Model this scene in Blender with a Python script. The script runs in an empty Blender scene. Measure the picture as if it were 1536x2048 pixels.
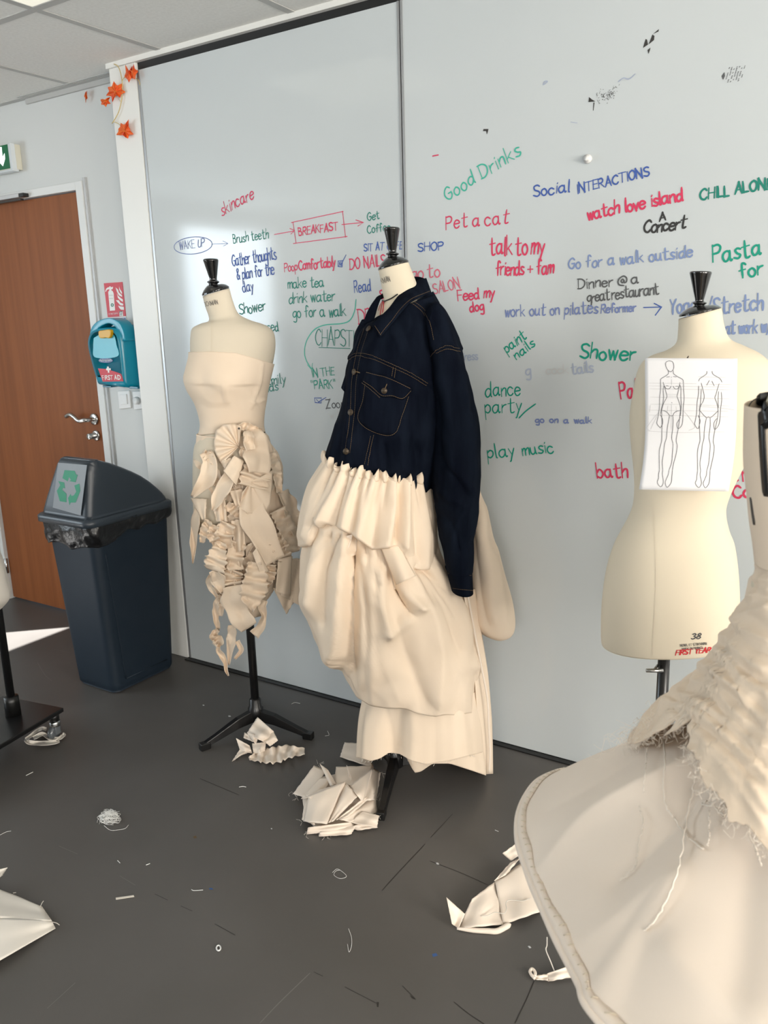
import bpy, math, random
import numpy as np
from mathutils import Matrix, Vector
from mathutils.bvhtree import BVHTree

scene = bpy.context.scene
COL = scene.collection
RNG = np.random.default_rng(7)

# ---------------------------------------------------------------- camera
W, H, FPX = 1536, 2048, 1646.2          # photograph frame and focal length in its pixels
_yaw, _pit, _rol = [math.radians(a) for a in (32.868, 13.475, -1.674)]
FWD = np.array([-math.sin(_yaw) * math.cos(_pit), math.cos(_yaw) * math.cos(_pit), -math.sin(_pit)])
_r0 = np.array([math.cos(_yaw), math.sin(_yaw), 0.0])
_u0 = np.cross(_r0, FWD)
RGT = math.cos(_rol) * _r0 + math.sin(_rol) * _u0
UPV = -math.sin(_rol) * _r0 + math.cos(_rol) * _u0
CAM = np.array([0.0, 0.0, 1.43])
cam = bpy.data.cameras.new('camera')
cam.sensor_fit = 'VERTICAL'
cam.sensor_height = 36.0
cam.lens = FPX / H * 36.0
cam.clip_start = 0.05
cam.dof.use_dof = True
cam.dof.focus_distance = 2.5
cam.dof.aperture_fstop = 9.0
co = bpy.data.objects.new('camera', cam)
COL.objects.link(co)
m = Matrix.Identity(4)
for i in range(3):
    m[i][0], m[i][1], m[i][2], m[i][3] = RGT[i], UPV[i], -FWD[i], CAM[i]
co.matrix_world = m
scene.camera = co

# ---------------------------------------------------------------- light
scene.view_settings.view_transform = 'Standard'
scene.view_settings.look = 'None'
scene.view_settings.gamma = 1.0
scene.view_settings.use_curve_mapping = False
scene.view_settings.exposure = 0.0
scene.cycles.use_denoising = True
scene.cycles.max_bounces = 8
scene.cycles.diffuse_bounces = 5
scene.cycles.sample_clamp_indirect = 6.0

world = bpy.data.worlds.new('sky')
scene.world = world
world.use_nodes = True
wn = world.node_tree.nodes
wn['Background'].inputs[0].default_value = (0.62, 0.78, 1.0, 1)
wn['Background'].inputs[1].default_value = 1.6

XL, XR, YB, ZC = -5.2, 3.4, -4.6, 2.38     # left wall, right wall, rear wall, ceiling
YW, YD = 2.337, 2.457                      # whiteboard face, wall with the door
WIN_LEFT = [(0.10, 0.636), (-1.55, -0.45)]  # windows of the left wall (y range)
ADDED_WIN_BACK = [(0.45, 2.35)]                  # unseen window added in the rear wall for warm light (x range)
ADDED_WIN_RIGHT = [(-3.0, -1.4), (-0.5, 1.5)]    # unseen windows added on the right, placed to shape the light (y range)
WZ0, WZ1 = 0.85, 2.19

def area(name, loc, rot, sx, sy, power, col):
    l = bpy.data.lights.new(name, 'AREA')
    l.shape = 'RECTANGLE'
    l.size, l.size_y, l.energy, l.color = sx, sy, power, col
    o = bpy.data.objects.new(name, l)
    o.location, o.rotation_euler = loc, rot
    COL.objects.link(o)
    return o

P_LEFT, P_BACK = (19.0, 54.0), 78.0
for (a, b), P_L in zip(WIN_LEFT, P_LEFT):      # daylight coming through each window
    area('window_daylight', (XL - 0.02, (a + b) / 2, (WZ0 + WZ1) / 2), (0, math.radians(-90), 0), WZ1 - WZ0, b - a, P_L, (0.82, 0.93, 1.0))
for (a, b) in ADDED_WIN_BACK:  # warm fill lamp at the added rear opening
    area('window_daylight', ((a + b) / 2, YB - 0.02, (WZ0 + WZ1) / 2), (math.radians(90), 0, 0), b - a, WZ1 - WZ0, P_BACK, (1.0, 0.965, 0.91))
for (a, b), P_RIGHT in zip(ADDED_WIN_RIGHT, (150.0, 165.0)):  # warm fill lamps at the added openings on the right
    area('window_daylight', (XR + 0.02, (a + b) / 2, (WZ0 + WZ1) / 2), (0, math.radians(90), 0), WZ1 - WZ0, b - a, P_RIGHT, (1.0, 0.93, 0.83))
sun = bpy.data.lights.new('sun', 'SUN')
sun.energy = 55.0
sun.angle = 0.006
sun.color = (1.0, 0.98, 0.95)
so = bpy.data.objects.new('sun', sun)
COL.objects.link(so)
_sd = Vector((-0.74 * math.cos(0.665), -0.67 * math.cos(0.665), math.sin(0.665)))
so.rotation_euler = _sd.to_track_quat('Z', 'Y').to_euler()

# ---------------------------------------------------------------- geometry helpers
def V3(p): return np.asarray(p, float)
def ray(x, y): return FWD + (x - W / 2) / FPX * RGT - (y - H / 2) / FPX * UPV
def onz(x, y, z=0.0):
    d = ray(x, y); return CAM + d * (z - CAM[2]) / d[2]
def ony(x, y, Y):
    d = ray(x, y); return CAM + d * (Y - CAM[1]) / d[1]
def onx(x, y, X):
    d = ray(x, y); return CAM + d * (X - CAM[0]) / d[0]
def atd(x, y, D): return CAM + ray(x, y) * D
def proj(P):
    q = np.asarray(P, float) - CAM
    z = q @ FWD
    return np.stack([W / 2 + FPX * (q @ RGT) / z, H / 2 - FPX * (q @ UPV) / z], -1)

def crom(P, n):
    """Catmull-Rom through the rows of P, n samples in all."""
    P = np.asarray(P, float)
    k = len(P)
    if k == 2:
        t = np.linspace(0, 1, n)[:, None]; return P[0] * (1 - t) + P[1] * t
    Q = np.vstack([2 * P[0] - P[1], P, 2 * P[-1] - P[-2]])
    t = np.linspace(0, k - 1, n); i = np.minimum(t.astype(int), k - 2); u = (t - i)[:, None]
    a, b, c, d = Q[i], Q[i + 1], Q[i + 2], Q[i + 3]
    return 0.5 * (2 * b + (c - a) * u + (2 * a - 5 * b + 4 * c - d) * u ** 2 + (3 * b - a - 3 * c + d) * u ** 3)

def mesh(name, V, F, mat, parent=None, smooth=True, solid=0.0, bevel=0.0, sub=0, off=0.0):
    V = np.asarray(V, float)
    if parent is not None:
        o0 = V3(parent_origin(parent)); V = V - o0
        base = V3((0, 0, 0))
    else:
        base = V3([(V[:, 0].min() + V[:, 0].max()) / 2, (V[:, 1].min() + V[:, 1].max()) / 2, V[:, 2].min()])
        V = V - base
    me = bpy.data.meshes.new(name)
    me.from_pydata(V.tolist(), [], [list(map(int, f)) for f in F])
    me.materials.append(MAT[mat] if isinstance(mat, str) else mat)
    if smooth:
        me.polygons.foreach_set('use_smooth', [True] * len(me.polygons))
    me.update()
    o = bpy.data.objects.new(name, me)
    COL.objects.link(o)
    if parent is not None:
        o.parent = parent
    else:
        o.location = base
    if sub:
        md = o.modifiers.new('sub', 'SUBSURF'); md.levels = md.render_levels = sub
    if solid:
        md = o.modifiers.new('solid', 'SOLIDIFY'); md.thickness = solid; md.offset = off
    if bevel:
        md = o.modifiers.new('bev', 'BEVEL'); md.width = bevel; md.segments = 3; md.limit_method = 'ANGLE'
        md.angle_limit = math.radians(35)
    return o

def parent_origin(o):
    p = Vector((0, 0, 0))
    while o is not None:
        p = p + Vector(o.location); o = o.parent
    return p

def thing(name, label, cat, loc, group=None):
    o = bpy.data.objects.new(name, None)
    COL.objects.link(o)
    o.empty_display_size = 0.05
    o.location = [float(c) for c in loc]
    return tag(o, label, cat, group)

def tag(o, label, cat, group=None):
    o['label'] = label
    o['category'] = cat
    if group: o['group'] = group
    return o

def struct(o):
    o['kind'] = 'structure'; return o

class MB:
    """collects shapes into one mesh"""
    def __init__(s): s.V, s.F, s.n = [], [], 0
    def add(s, V, F):
        V = np.asarray(V, float); s.V.append(V)
        s.F += [[int(i) + s.n for i in f] for f in F]; s.n += len(V); return s
    def box(s, a, b):
        a, b = V3(a), V3(b)
        V = [(x, y, z) for x in (a[0], b[0]) for y in (a[1], b[1]) for z in (a[2], b[2])]
        return s.add(V, [(0, 1, 3, 2), (4, 6, 7, 5), (0, 4, 5, 1), (2, 3, 7, 6), (0, 2, 6, 4), (1, 5, 7, 3)])
    def tube(s, P, r, n=8, closed=False, flat=None):
        P = np.asarray(P, float); k = len(P)
        r = np.broadcast_to(np.asarray(r, float), (k,))
        T = np.gradient(P, axis=0) if not closed else np.roll(P, -1, 0) - np.roll(P, 1, 0)
        T /= np.linalg.norm(T, axis=1)[:, None] + 1e-12
        a = V3((0, 0, 1)) if abs(T[0][2]) < 0.9 else V3((1, 0, 0))
        N = np.cross(T[0], a); N /= np.linalg.norm(N)
        V = []
        th = np.linspace(0, 2 * np.pi, n, endpoint=False)
        for i in range(k):
            N = N - T[i] * (N @ T[i]); N /= np.linalg.norm(N) + 1e-12
            B = np.cross(T[i], N)
            V.append(P[i] + r[i] * (np.cos(th)[:, None] * N + np.sin(th)[:, None] * B))
        F = []
        for i in range(k if closed else k - 1):
            j = (i + 1) % k
            for q in range(n):
                F.append((i * n + q, i * n + (q + 1) % n, j * n + (q + 1) % n, j * n + q))
        if not closed:
            F += [list(range(n))[::-1], [(k - 1) * n + q for q in range(n)]]
        return s.add(np.vstack(V), F)
    def prism(s, outline, A):
        """outline: list of 3D points, A: extrusion vector"""
        P = np.asarray(outline, float); k = len(P); A = V3(A)
        F = [list(range(k))[::-1], list(range(k, 2 * k))]
        F += [(i, (i + 1) % k, k + (i + 1) % k, k + i) for i in range(k)]
        return s.add(np.vstack([P, P + A]), F)
    def lathe(s, prof, c, axis=(0, 0, 1), n=24):
        """prof: (radius, along) pairs"""
        ax = V3(axis) / np.linalg.norm(axis)
        a = np.cross(ax, (1, 0, 0) if abs(ax[0]) < .9 else (0, 1, 0)); a /= np.linalg.norm(a); b = np.cross(ax, a)
        th = np.linspace(0, 2 * np.pi, n, endpoint=False)
        V = [V3(c) + ax * h + r * (np.cos(th)[:, None] * a + np.sin(th)[:, None] * b) for r, h in prof]
        k = len(prof); F = []
        for i in range(k - 1):
            F += [(i * n + q, i * n + (q + 1) % n, (i + 1) * n + (q + 1) % n, (i + 1) * n + q) for q in range(n)]
        F += [list(range(n))[::-1], [(k - 1) * n + q for q in range(n)]]
        return s.add(np.vstack(V), F)
    def grid(s, G, wrap=False):
        """G: (rows, cols, 3)"""
        r, c, _ = G.shape; F = []
        for i in range(r - 1):
            for j in range(c if wrap else c - 1):
                k = (j + 1) % c
                F.append((i * c + j, i * c + k, (i + 1) * c + k, (i + 1) * c + j))
        return s.add(G.reshape(-1, 3), F)
    def ribbon(s, P, nrm, w):
        """flat stroke of width w lying on a surface with normal nrm"""
        P = np.asarray(P, float)
        keep = np.r_[True, np.linalg.norm(np.diff(P, axis=0), axis=1) > 1e-6]
        if np.ndim(nrm) > 1: nrm = np.asarray(nrm)[keep]
        P = P[keep]; k = len(P)
        if k < 2: return s
        T = np.gradient(P, axis=0); T /= np.linalg.norm(T, axis=1)[:, None] + 1e-12
        N = np.broadcast_to(np.asarray(nrm, float), (k, 3))
        S = np.cross(T, N); S /= np.linalg.norm(S, axis=1)[:, None] + 1e-12
        P = P + N * np.linspace(0, .00008, k)[:, None]; P[0] -= T[0] * w * .4; P[-1] += T[-1] * w * .4
        ww = np.full(k, w / 2); ww[0] *= .6; ww[-1] *= .6
        a, b = P - S * ww[:, None], P + S * ww[:, None]
        return s.add(np.vstack([a, b]), [(i, i + 1, k + i + 1, k + i) for i in range(k - 1)])
    def build(s, name, mat, parent=None, **kw):
        return mesh(name, np.vstack(s.V), s.F, mat, parent, **kw)

# ---------------------------------------------------------------- materials
MAT = {}
def mat(name, col, rough=0.6, metal=0.0, noise=0.0, nscale=8.0, stretch=(1, 1, 1), col2=None, bump=0.0, bscale=60.0,
        bdist=0.002, spec=0.5, coat=0.0, sheen=0.0, emit=None, estr=0.0, alpha=1.0, fac=(0.35, 0.65), trans=0.0):
    m = bpy.data.materials.new(name)
    m.use_nodes = True
    nt = m.node_tree; b = nt.nodes['Principled BSDF']
    b.inputs['Base Color'].default_value = (*col, 1)
    b.inputs['Roughness'].default_value = rough
    b.inputs['Metallic'].default_value = metal
    b.inputs['Specular IOR Level'].default_value = spec
    b.inputs['Coat Weight'].default_value = coat
    b.inputs['Coat Roughness'].default_value = 0.1
    b.inputs['Sheen Weight'].default_value = sheen
    b.inputs['Alpha'].default_value = alpha
    b.inputs['Transmission Weight'].default_value = trans
    if emit: 
        b.inputs['Emission Color'].default_value = (*emit, 1); b.inputs['Emission Strength'].default_value = estr
    tc = nt.nodes.new('ShaderNodeTexCoord'); mp = nt.nodes.new('ShaderNodeMapping')
    mp.inputs['Scale'].default_value = stretch
    nt.links.new(tc.outputs['Object'], mp.inputs['Vector'])
    if col2 is not None:
        n = nt.nodes.new('ShaderNodeTexNoise'); n.inputs['Scale'].default_value = nscale; n.inputs['Detail'].default_value = 6
        nt.links.new(mp.outputs[0], n.inputs['Vector'])
        r = nt.nodes.new('ShaderNodeMapRange'); r.inputs[1].default_value, r.inputs[2].default_value = fac
        nt.links.new(n.outputs[0], r.inputs[0])
        mx = nt.nodes.new('ShaderNodeMix'); mx.data_type = 'RGBA'
        mx.inputs[6].default_value = (*col, 1); mx.inputs[7].default_value = (*col2, 1)
        nt.links.new(r.outputs[0], mx.inputs[0]); nt.links.new(mx.outputs[2], b.inputs['Base Color'])
    if bump:
        n = nt.nodes.new('ShaderNodeTexNoise'); n.inputs['Scale'].default_value = bscale; n.inputs['Detail'].default_value = 4
        nt.links.new(mp.outputs[0], n.inputs['Vector'])
        bp = nt.nodes.new('ShaderNodeBump'); bp.inputs['Strength'].default_value = bump; bp.inputs['Distance'].default_value = bdist
        nt.links.new(n.outputs[0], bp.inputs['Height']); nt.links.new(bp.outputs[0], b.inputs['Normal'])
    MAT[name] = m
    return m

mat('wall_paint', (.61, .625, .615), .55, bump=.1, bscale=300, bdist=.0006)
mat('wall_far', (.40, .40, .39), .6)
mat('white_paint', (.76, .76, .73), .4)
mat('trim_paint', (.70, .71, .70), .4)
mat('ceiling_tile', (.80, .795, .765), .9, col2=(.75, .745, .715), nscale=90, bump=.25, bscale=220, bdist=.001)
mat('ceiling_bar', (.47, .47, .455), .6)
mat('floor_lino', (.106, .100, .095), .42, col2=(.083, .078, .073), nscale=2.2, fac=(.3, .7), bump=.06, bscale=40, bdist=.001, spec=.35)
mat('floor_mark', (.02, .018, .016), .6)
mat('floor_scratch', (.16, .15, .145), .6)
mat('floor_blue', (.03, .09, .25), .5)
mat('board', (.555, .595, .61), .09, col2=(.53, .57, .585), nscale=1.3, spec=.5)
mat('board_frame', (.40, .41, .42), .35, metal=.6)
mat('black_rail', (.008, .008, .008), .45)
mat('wood_door', (.27, .092, .032), .5, col2=(.215, .072, .025), nscale=3.0, stretch=(9, 9, .35), spec=.22)
mat('steel', (.55, .54, .52), .28, metal=1.0)
mat('dark_steel', (.08, .075, .07), .3, metal=.8)
mat('alu_grey', (.55, .55, .55), .35, metal=.3)
mat('black_plastic', (.006, .006, .006), .35)
mat('black_lacquer', (.004, .004, .004), .12, coat=.6)
mat('black_metal', (.007, .007, .0075), .3, spec=.5)
mat('bin_plastic', (.009, .0175, .029), .55, col2=(.011, .0195, .031), nscale=14, bump=.05, bscale=300, bdist=.0005, spec=.3)
mat('bin_lid', (.028, .038, .050), .36, bump=.05, bscale=300, bdist=.0005)
mat('bin_label', (.21, .23, .25), .5)
mat('recycle_green', (.0, .21, .105), .5)
mat('bag_black', (.006, .006, .007), .3, bump=.35, bscale=22, bdist=.02)
mat('muslin', (.78, .65, .515), .82, col2=(.75, .62, .485), nscale=6, bump=.16, bscale=900, bdist=.0006, spec=.15)
mat('muslin_pale', (.80, .70, .60), .75, col2=(.77, .67, .57), nscale=5, bump=.14, bscale=900, bdist=.0006, spec=.25)
mat('muslin_white', (.70, .66, .60), .75, bump=.12, bscale=900, bdist=.0006, spec=.2)
mat('form_linen', (.665, .59, .462), .8, bump=.1, bscale=700, bdist=.0005, spec=.15)
mat('form_cotton', (.66, .59, .475), .8, bump=.1, bscale=700, bdist=.0005, spec=.15)
mat('thread_muslin', (.76, .69, .60), .8)
mat('thread_bright', (.80, .80, .78), .7)
mat('thread_white', (.62, .575, .51), .8)
mat('denim', (.0026, .0040, .0088), .85, col2=(.006, .009, .0165), nscale=10, stretch=(3, 3, .5), bump=.35, bscale=600, bdist=.0006, spec=.04)
mat('denim_dark', (.006, .009, .02), .8, spec=.12)
mat('stitch', (.12, .075, .032), .7)
mat('brass', (.065, .047, .03), .45, metal=.5)
mat('red_ribbon', (.45, .02, .03), .6)
mat('paper', (.70, .70, .715), .8)
mat('pencil', (.13, .13, .14), .8)
mat('pencil_light', (.45, .45, .46), .8)
mat('ink_dark', (.05, .05, .055), .7)
mat('ink_red', (.55, .02, .03), .6)
mat('ink_neck', (.12, .11, .10), .7)
mat('ink_green', (.0, .28, .19), .55)
mat('ink_green_dark', (.006, .20, .15), .55)
mat('ink_green_pale', (.05, .42, .31), .55)
mat('ink_blue', (.045, .10, .36), .55)
mat('ink_blue_pale', (.19, .26, .46), .55)
mat('ink_blue_thin', (.16, .21, .42), .55)
mat('ink_blue_faint', (.36, .41, .52), .55)
mat('ink_redm', (.60, .035, .10), .55)
mat('ink_red_pale', (.62, .13, .19), .55)
mat('ink_black', (.03, .03, .03), .55)
mat('ink_grey', (.09, .095, .10), .55)
mat('residue', (.035, .033, .03), .7)
mat('residue_pale', (.30, .30, .25), .7)
mat('smudge', (.50, .51, .515), .3)
mat('sign_red', (.56, .025, .045), .45)
mat('sign_white', (.80, .80, .78), .5)
mat('sign_blue', (.03, .15, .42), .45)
mat('sign_green', (.0, .13, .045), .4)
mat('lamp_white', (.8, .8, .8), .4, emit=(.9, 1, .95), estr=1.2)
mat('lamp_panel', (.8, .78, .68), .4, emit=(1, .96, .80), estr=.55)
mat('case_cream', (.62, .60, .50), .45)
mat('case_clear', (.62, .66, .68), .12)
mat('aid_teal', (.0, .27, .40), .3, col2=(.0, .25, .37), nscale=5, coat=.25)
mat('aid_teal_dark', (.0, .12, .19), .3, coat=.3)
mat('aid_window', (.03, .36, .46), .22, spec=.4)
mat('aid_yellow', (.62, .33, .0), .35)
mat('aid_blue', (.015, .04, .17), .3)
mat('switch_white', (.74, .74, .73), .3)
mat('leaf_orange', (.80, .17, .012), .55, col2=(.70, .06, .012), nscale=30)
mat('leaf_edge', (.70, .30, .03), .55)
mat('vine', (.55, .42, .15), .6)
mat('chrome', (.62, .63, .64), .15, metal=1.0)
mat('caster_clear', (.10, .11, .12), .12, coat=.7)
# ---------------------------------------------------------------- the room
def S(name, boxes, mat, parent=None, **kw):
    b = MB()
    for a, c in boxes: b.box(a, c)
    kw.setdefault('smooth', False)
    o = b.build(name, mat, parent, **kw)
    if parent is None: struct(o)
    return o

floor = S('floor', [((XL - .2, YB - .2, -.06), (XR + .2, YD + .6, 0))], 'floor_lino')
ceiling = S('ceiling', [((XL - .2, YB - .2, ZC), (XR + .2, YD + .2, ZC + .06))], 'ceiling_tile')
bars = []
x = -2.414 - .61 * 5
while x < XR:
    bars.append(((x - .014, YB, ZC - .002), (x + .014, YD, ZC + .01))); x += .61
y = 1.829 - .61 * 11
while y < YD:
    bars.append(((XL, y - .014, ZC - .0025), (XR, y + .014, ZC + .01))); y += .61
S('ceiling_grid', bars, 'ceiling_bar', ceiling)
DL, DR, DT = -3.985, -3.092, 1.978
S('wall_front', [((XL - .2, YD, 0), (DL - .045, YD + .12, ZC)), ((DR + .045, YD, 0), (-2.545, YD + .12, ZC)),
                 ((DL - .045, YD, DT + .037), (DR + .045, YD + .12, ZC)), ((-2.545, YD - .05, 0), (XR + .2, YD + .12, ZC))], 'wall_paint')
def holed(axis, wins, pos, lo, hi, name):
    """a wall with window openings"""
    bx = []; t = .2
    def B(a0, a1, z0, z1):
        if axis == 'x2': bx.append(((pos, a0, z0), (pos + t, a1, z1)))
        elif axis == 'x': bx.append(((pos - t, a0, z0), (pos, a1, z1)))
        else: bx.append(((a0, pos - t, z0), (a1, pos, z1)))
    e = sorted(wins); c = lo
    for a, b in e:
        B(c, a, 0, ZC); B(a, b, 0, WZ0); B(a, b, WZ1, ZC); c = b
    B(c, hi, 0, ZC)
    S(name, bx, 'wall_far')
holed('x', WIN_LEFT, XL, YB - .2, YD + .1, 'wall_left')
holed('y', ADDED_WIN_BACK, YB, XL, XR, 'wall_rear')
holed('x2', ADDED_WIN_RIGHT, XR, YB - .2, YD + .1, 'wall_right')
n = 0
for wins, ax in ((WIN_LEFT, 'x'), (ADDED_WIN_BACK, 'y'), (ADDED_WIN_RIGHT, 'x2')):
    for a, b in wins:
        n += 1
        g = MB(); w = .04
        def fb(u0, u1, z0, z1):
            if ax == 'x2': g.box((XR + .05, u0, z0), (XR + .1, u1, z1))
            elif ax == 'x': g.box((XL - .1, u0, z0), (XL - .05, u1, z1))
            else: g.box((u0, YB - .1, z0), (u1, YB - .05, z1))
        fb(a, a + w, WZ0, WZ1); fb(b - w, b, WZ0, WZ1); fb(a + w, b - w, WZ0, WZ0 + w); fb(a + w, b - w, WZ1 - w, WZ1)
        if ax == 'y': fb((a + b) / 2 - w / 2, (a + b) / 2 + w / 2, WZ0 + w, WZ1 - w)
        struct(g.build('window_%d' % n, 'white_paint', smooth=False))  # rear and right frames only dress the added openings

# post at the end of the whiteboard wall, track, fascia
S('trim_1', [((-2.691, YW, 0), (-2.546, YD, 2.362))], 'white_paint', bevel=.003)
S('trim_2', [((-2.70, YW - .006, 2.362), (XR, YD - .05, ZC))], 'white_paint')
S('trim_3', [((-2.546, YW + .012, 2.334), (XR, YD - .05, 2.362))], 'black_rail')
S('trim_4', [((-2.546, YW - .022, 0), (XR, YD - .05, .0045))], 'black_rail')
S('trim_5', [((-2.546, YW + .004, .0045), (-2.536, YD - .05, 2.334))], 'board_frame')
S('trim_6', [((-3.36, YD - .012, ZC - .022), (-2.70, YD, ZC - .002)), ((-3.36, YD - .055, ZC - .004), (-2.70, YD - .045, ZC - .0005))], 'ceiling_bar')
# door
S('trim_7', [((DR + .003, YD - .016, 0), (DR + .045, YD + .1, DT + .037)), ((DL - .045, YD - .016, 0), (DL - .003, YD + .1, DT + .037)),
             ((DL - .003, YD - .016, DT + .004), (DR + .003, YD + .1, DT + .037))], 'trim_paint', bevel=.002)
S('trim_8', [((DR + .045, YD - .010, 0), (DR + .060, YD, DT + .05))], 'smudge')  # grey strip painted as the shadow line beside the jamb
dl = MB().box((DL, YD + .002, .008), (DR, YD + .042, DT))
door = struct(dl.build('door_1', 'wood_door', smooth=False, bevel=.002))
hx, hz = DR - .058, 1.003
h = MB()
h.lathe([(.026, 0), (.026, .008), (.02, .010), (.0, .010)], (hx, YD + .002, hz), (0, -1, 0), 28)
P = crom([(hx, YD, hz), (hx, YD - .038, hz), (hx - .012, YD - .05, hz), (hx - .045, YD - .052, hz - .004), (hx - .075, YD - .052, hz + .012), (hx - .105, YD - .05, hz + .022), (hx - .14, YD - .045, hz + .012)], 40)
h.tube(P, .0095, 12)
h.build('door_handle', 'steel', door)
k = MB(); kz = .928
k.lathe([(.024, 0), (.024, .007), (.017, .009), (.0135, .009), (.0135, .045), (.012, .047), (0, .047)], (hx, YD + .002, kz), (0, -1, 0), 28)
k.build('door_lock', 'steel', door)
hg = MB()
for z in (.185, 1.75): hg.tube([(DL - .004, YD - .010, z - .04), (DL - .004, YD - .010, z + .04)], .009, 12)
hg.build('door_hinge', 'chrome', door)

# ---------------------------------------------------------------- whiteboard panels
def panel(x0, x1, label):
    b = MB().box((x0, YW, .006), (x1, YW + .03, 2.333))
    o = b.build('whiteboard_panel', 'board', smooth=False, bevel=.001)
    tag(o, label, 'whiteboard', 'whiteboard panels along the wall')
    for xx in (x0, x1): MB().box((xx - .0035, YW - .0025, .006), (xx + .0035, YW + .012, 2.333)).build('edge_strip', 'board_frame', o, smooth=False)
    return o
SEAM = -1.4025
pA = panel(-2.530, -1.408, 'whiteboard panel beside the white post, written over with a morning routine')
pB = panel(-1.397, .75, 'whiteboard panel with the list of favourite pastimes, behind the sketch-pinned dress form')
def side(x): return pA if x < 804 else pB
EPS = .0009
def bd(x, y): 
    p = ony(x, y, YW - EPS); return p
GL = {
'a': "7,9 4,10 1,8 0,4 2,0 5,1 7,5;7,10 7,3 8,0 9,1", 'b': "0,18 0,0;0,6 3,10 6,8 7,4 4,0 0,2",
'c': "7,8 4,10 1,8 0,4 2,0 5,0 7,2", 'd': "7,8 4,10 1,8 0,4 2,0 5,1 7,5;7,18 7,3 8,0",
'e': "0,5 7,6 6,9 3,10 1,8 0,4 2,0 5,0 7,2", 'f': "7,16 5,18 3,16 3,0;0,9 6,10", 'g': "7,9 4,10 1,8 0,4 2,1 5,2 7,6;7,10 7,-4 5,-7 1,-6",
'h': "0,18 0,0;0,6 3,10 6,9 6,0", 'i': "1,10 1,0;1,14 1.4,14.8", 'j': "3,10 3,-4 1,-7;3,14 3,15", 'k': "0,18 0,0;6,10 0,4;2,6 7,0",
'l': "1,18 1,2 2,0", 'm': "0,10 0,0;0,6 2,10 4,9 4,0;4,6 7,10 9,9 9,0", 'n': "0,10 0,0;0,6 3,10 6,9 6,0", 'o': "4,10 1,8 0,4 2,0 5,0 7,4 6,8 4,10",
'p': "0,10 0,-8;0,7 3,10 6,8 6,3 3,0 0,2", 'r': "0,10 0,0;0,6 2,9 5,10", 's': "6,9 3,10 1,8 3,5 6,3 4,0 0,1", 't': "3,17 3,2 5,0 7,1;0,11 7,12",
'u': "0,10 0,3 2,0 5,2 6,5;6,10 6,2 7,0", 'v': "0,10 3,0 3,0 6,10", 'w': "0,10 2,0 2,0 4,8 4,8 6,0 6,0 8,10", 'x': "0,10 6,0;6,10 0,0",
'y': "0,10 3,2;6,10 3,1 1,-6 0,-7", 'z': "0,10 6,10 6,10 0,0 0,0 6,0",
'A': "0,0 5,17 5,17 9,0;2,6 8,6", 'B': "0,17 0,0;0,17 5,16 6,13 4,10 0,9;0,9 6,8 7,4 5,0 0,0", 'C': "9,14 6,17 2,14 0,8 2,2 6,0 9,3",
'D': "0,17 0,0;-1,17 5,16 9,11 8,4 4,0 -1,0", 'E': "0,17 0,0;0,17 7,17;0,9 6,9;0,0 7,0", 'F': "0,17 0,0;0,17 7,17;0,9 6,9",
'G': "9,14 6,17 2,14 0,8 2,2 6,0 9,4 9,8 9,8 5,8", 'H': "0,17 0,0;8,17 8,0;0,9 8,9", 'I': "1,17 1,0", 'K': "0,17 0,0;7,17 0,8;2,10 8,0",
'L': "0,17 0,0 0,0 6,0", 'M': "0,0 0,17 0,17 5,4 5,4 10,17 10,17 10,0", 'N': "0,0 0,17 0,17 8,0 8,0 8,17", 'O': "5,17 1,13 0,7 3,0 7,1 9,8 8,14 5,17",
'P': "0,17 0,0;0,16 5,17 8,14 6,9 0,8", 'R': "0,17 0,0;0,16 5,17 7,13 5,9 0,8;3,8 8,0", 'S': "8,15 5,17 1,15 2,10 7,7 8,3 5,0 0,2",
'T': "4,17 4,0;-1,17 9,17", 'U': "0,17 0,4 3,0 7,2 8,6 8,17", 'W': "0,17 3,0 3,0 5,14 5,14 8,0 8,0 11,17", 'X': "0,17 8,0;8,17 0,0", 'Y': "0,17 4,9;8,17 4,9 4,0",
'Z': "0,17 8,17 8,17 0,0 0,0 8,0", '3': "0,15 4,17 7,14 4,9 4,9 8,5 4,0 0,2", '8': "4,9 1,13 4,17 7,13 4,9 0,4 4,0 8,4 4,9",
'1': "1,14 4,17 4,17 4,0", '7': "0,17 8,17 8,17 3,0",
'@': "8,6 6,9 4,6 6,3 8,6 8,3 11,4 11,10 7,14 2,11 0,6 2,0 8,-2", '&': "8,0 2,12 4,16 6,13 1,5 3,0 7,3 8,6", '+': "0,6 8,6;4,10 4,2",
'/': "0,-3 6,18", '.': "0,0 .6,.6", '"': "0,17 .4,13;3,17 3.4,13", "'": "0,17 .4,13", '°': "1,17 0,15 2,14 3,16 1,17", '-': "0,7 5,7"}
GW = {}
def glyph(ch):
    st = []
    for s in GL[ch].split(';'):
        P = [tuple(map(float, q.split(','))) for q in s.split()]
        st.append(crom(P, max(4, (len(P) - 1) * 5)) if len(P) > 2 else np.array(P))
    return st
def strokes(text, gap=2.2, space=6.0, slant=0.0, jit=.5, rng=None):
    rng = rng or np.random.default_rng(sum(map(ord, text)))
    out = []; x = 0
    for ch in text:
        if ch == ' ': x += space; continue
        g = glyph(ch); w = max(p[:, 0].max() for p in g)
        dy = rng.normal(0, jit); sc = 1 + rng.normal(0, .03 * jit * 2); sh = slant + rng.normal(0, .04)
        for p in g:
            q = p * sc; out.append(np.stack([x + q[:, 0] + sh * q[:, 1], q[:, 1] + dy], 1))
        x += w * sc + gap
    return out, x - gap
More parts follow.
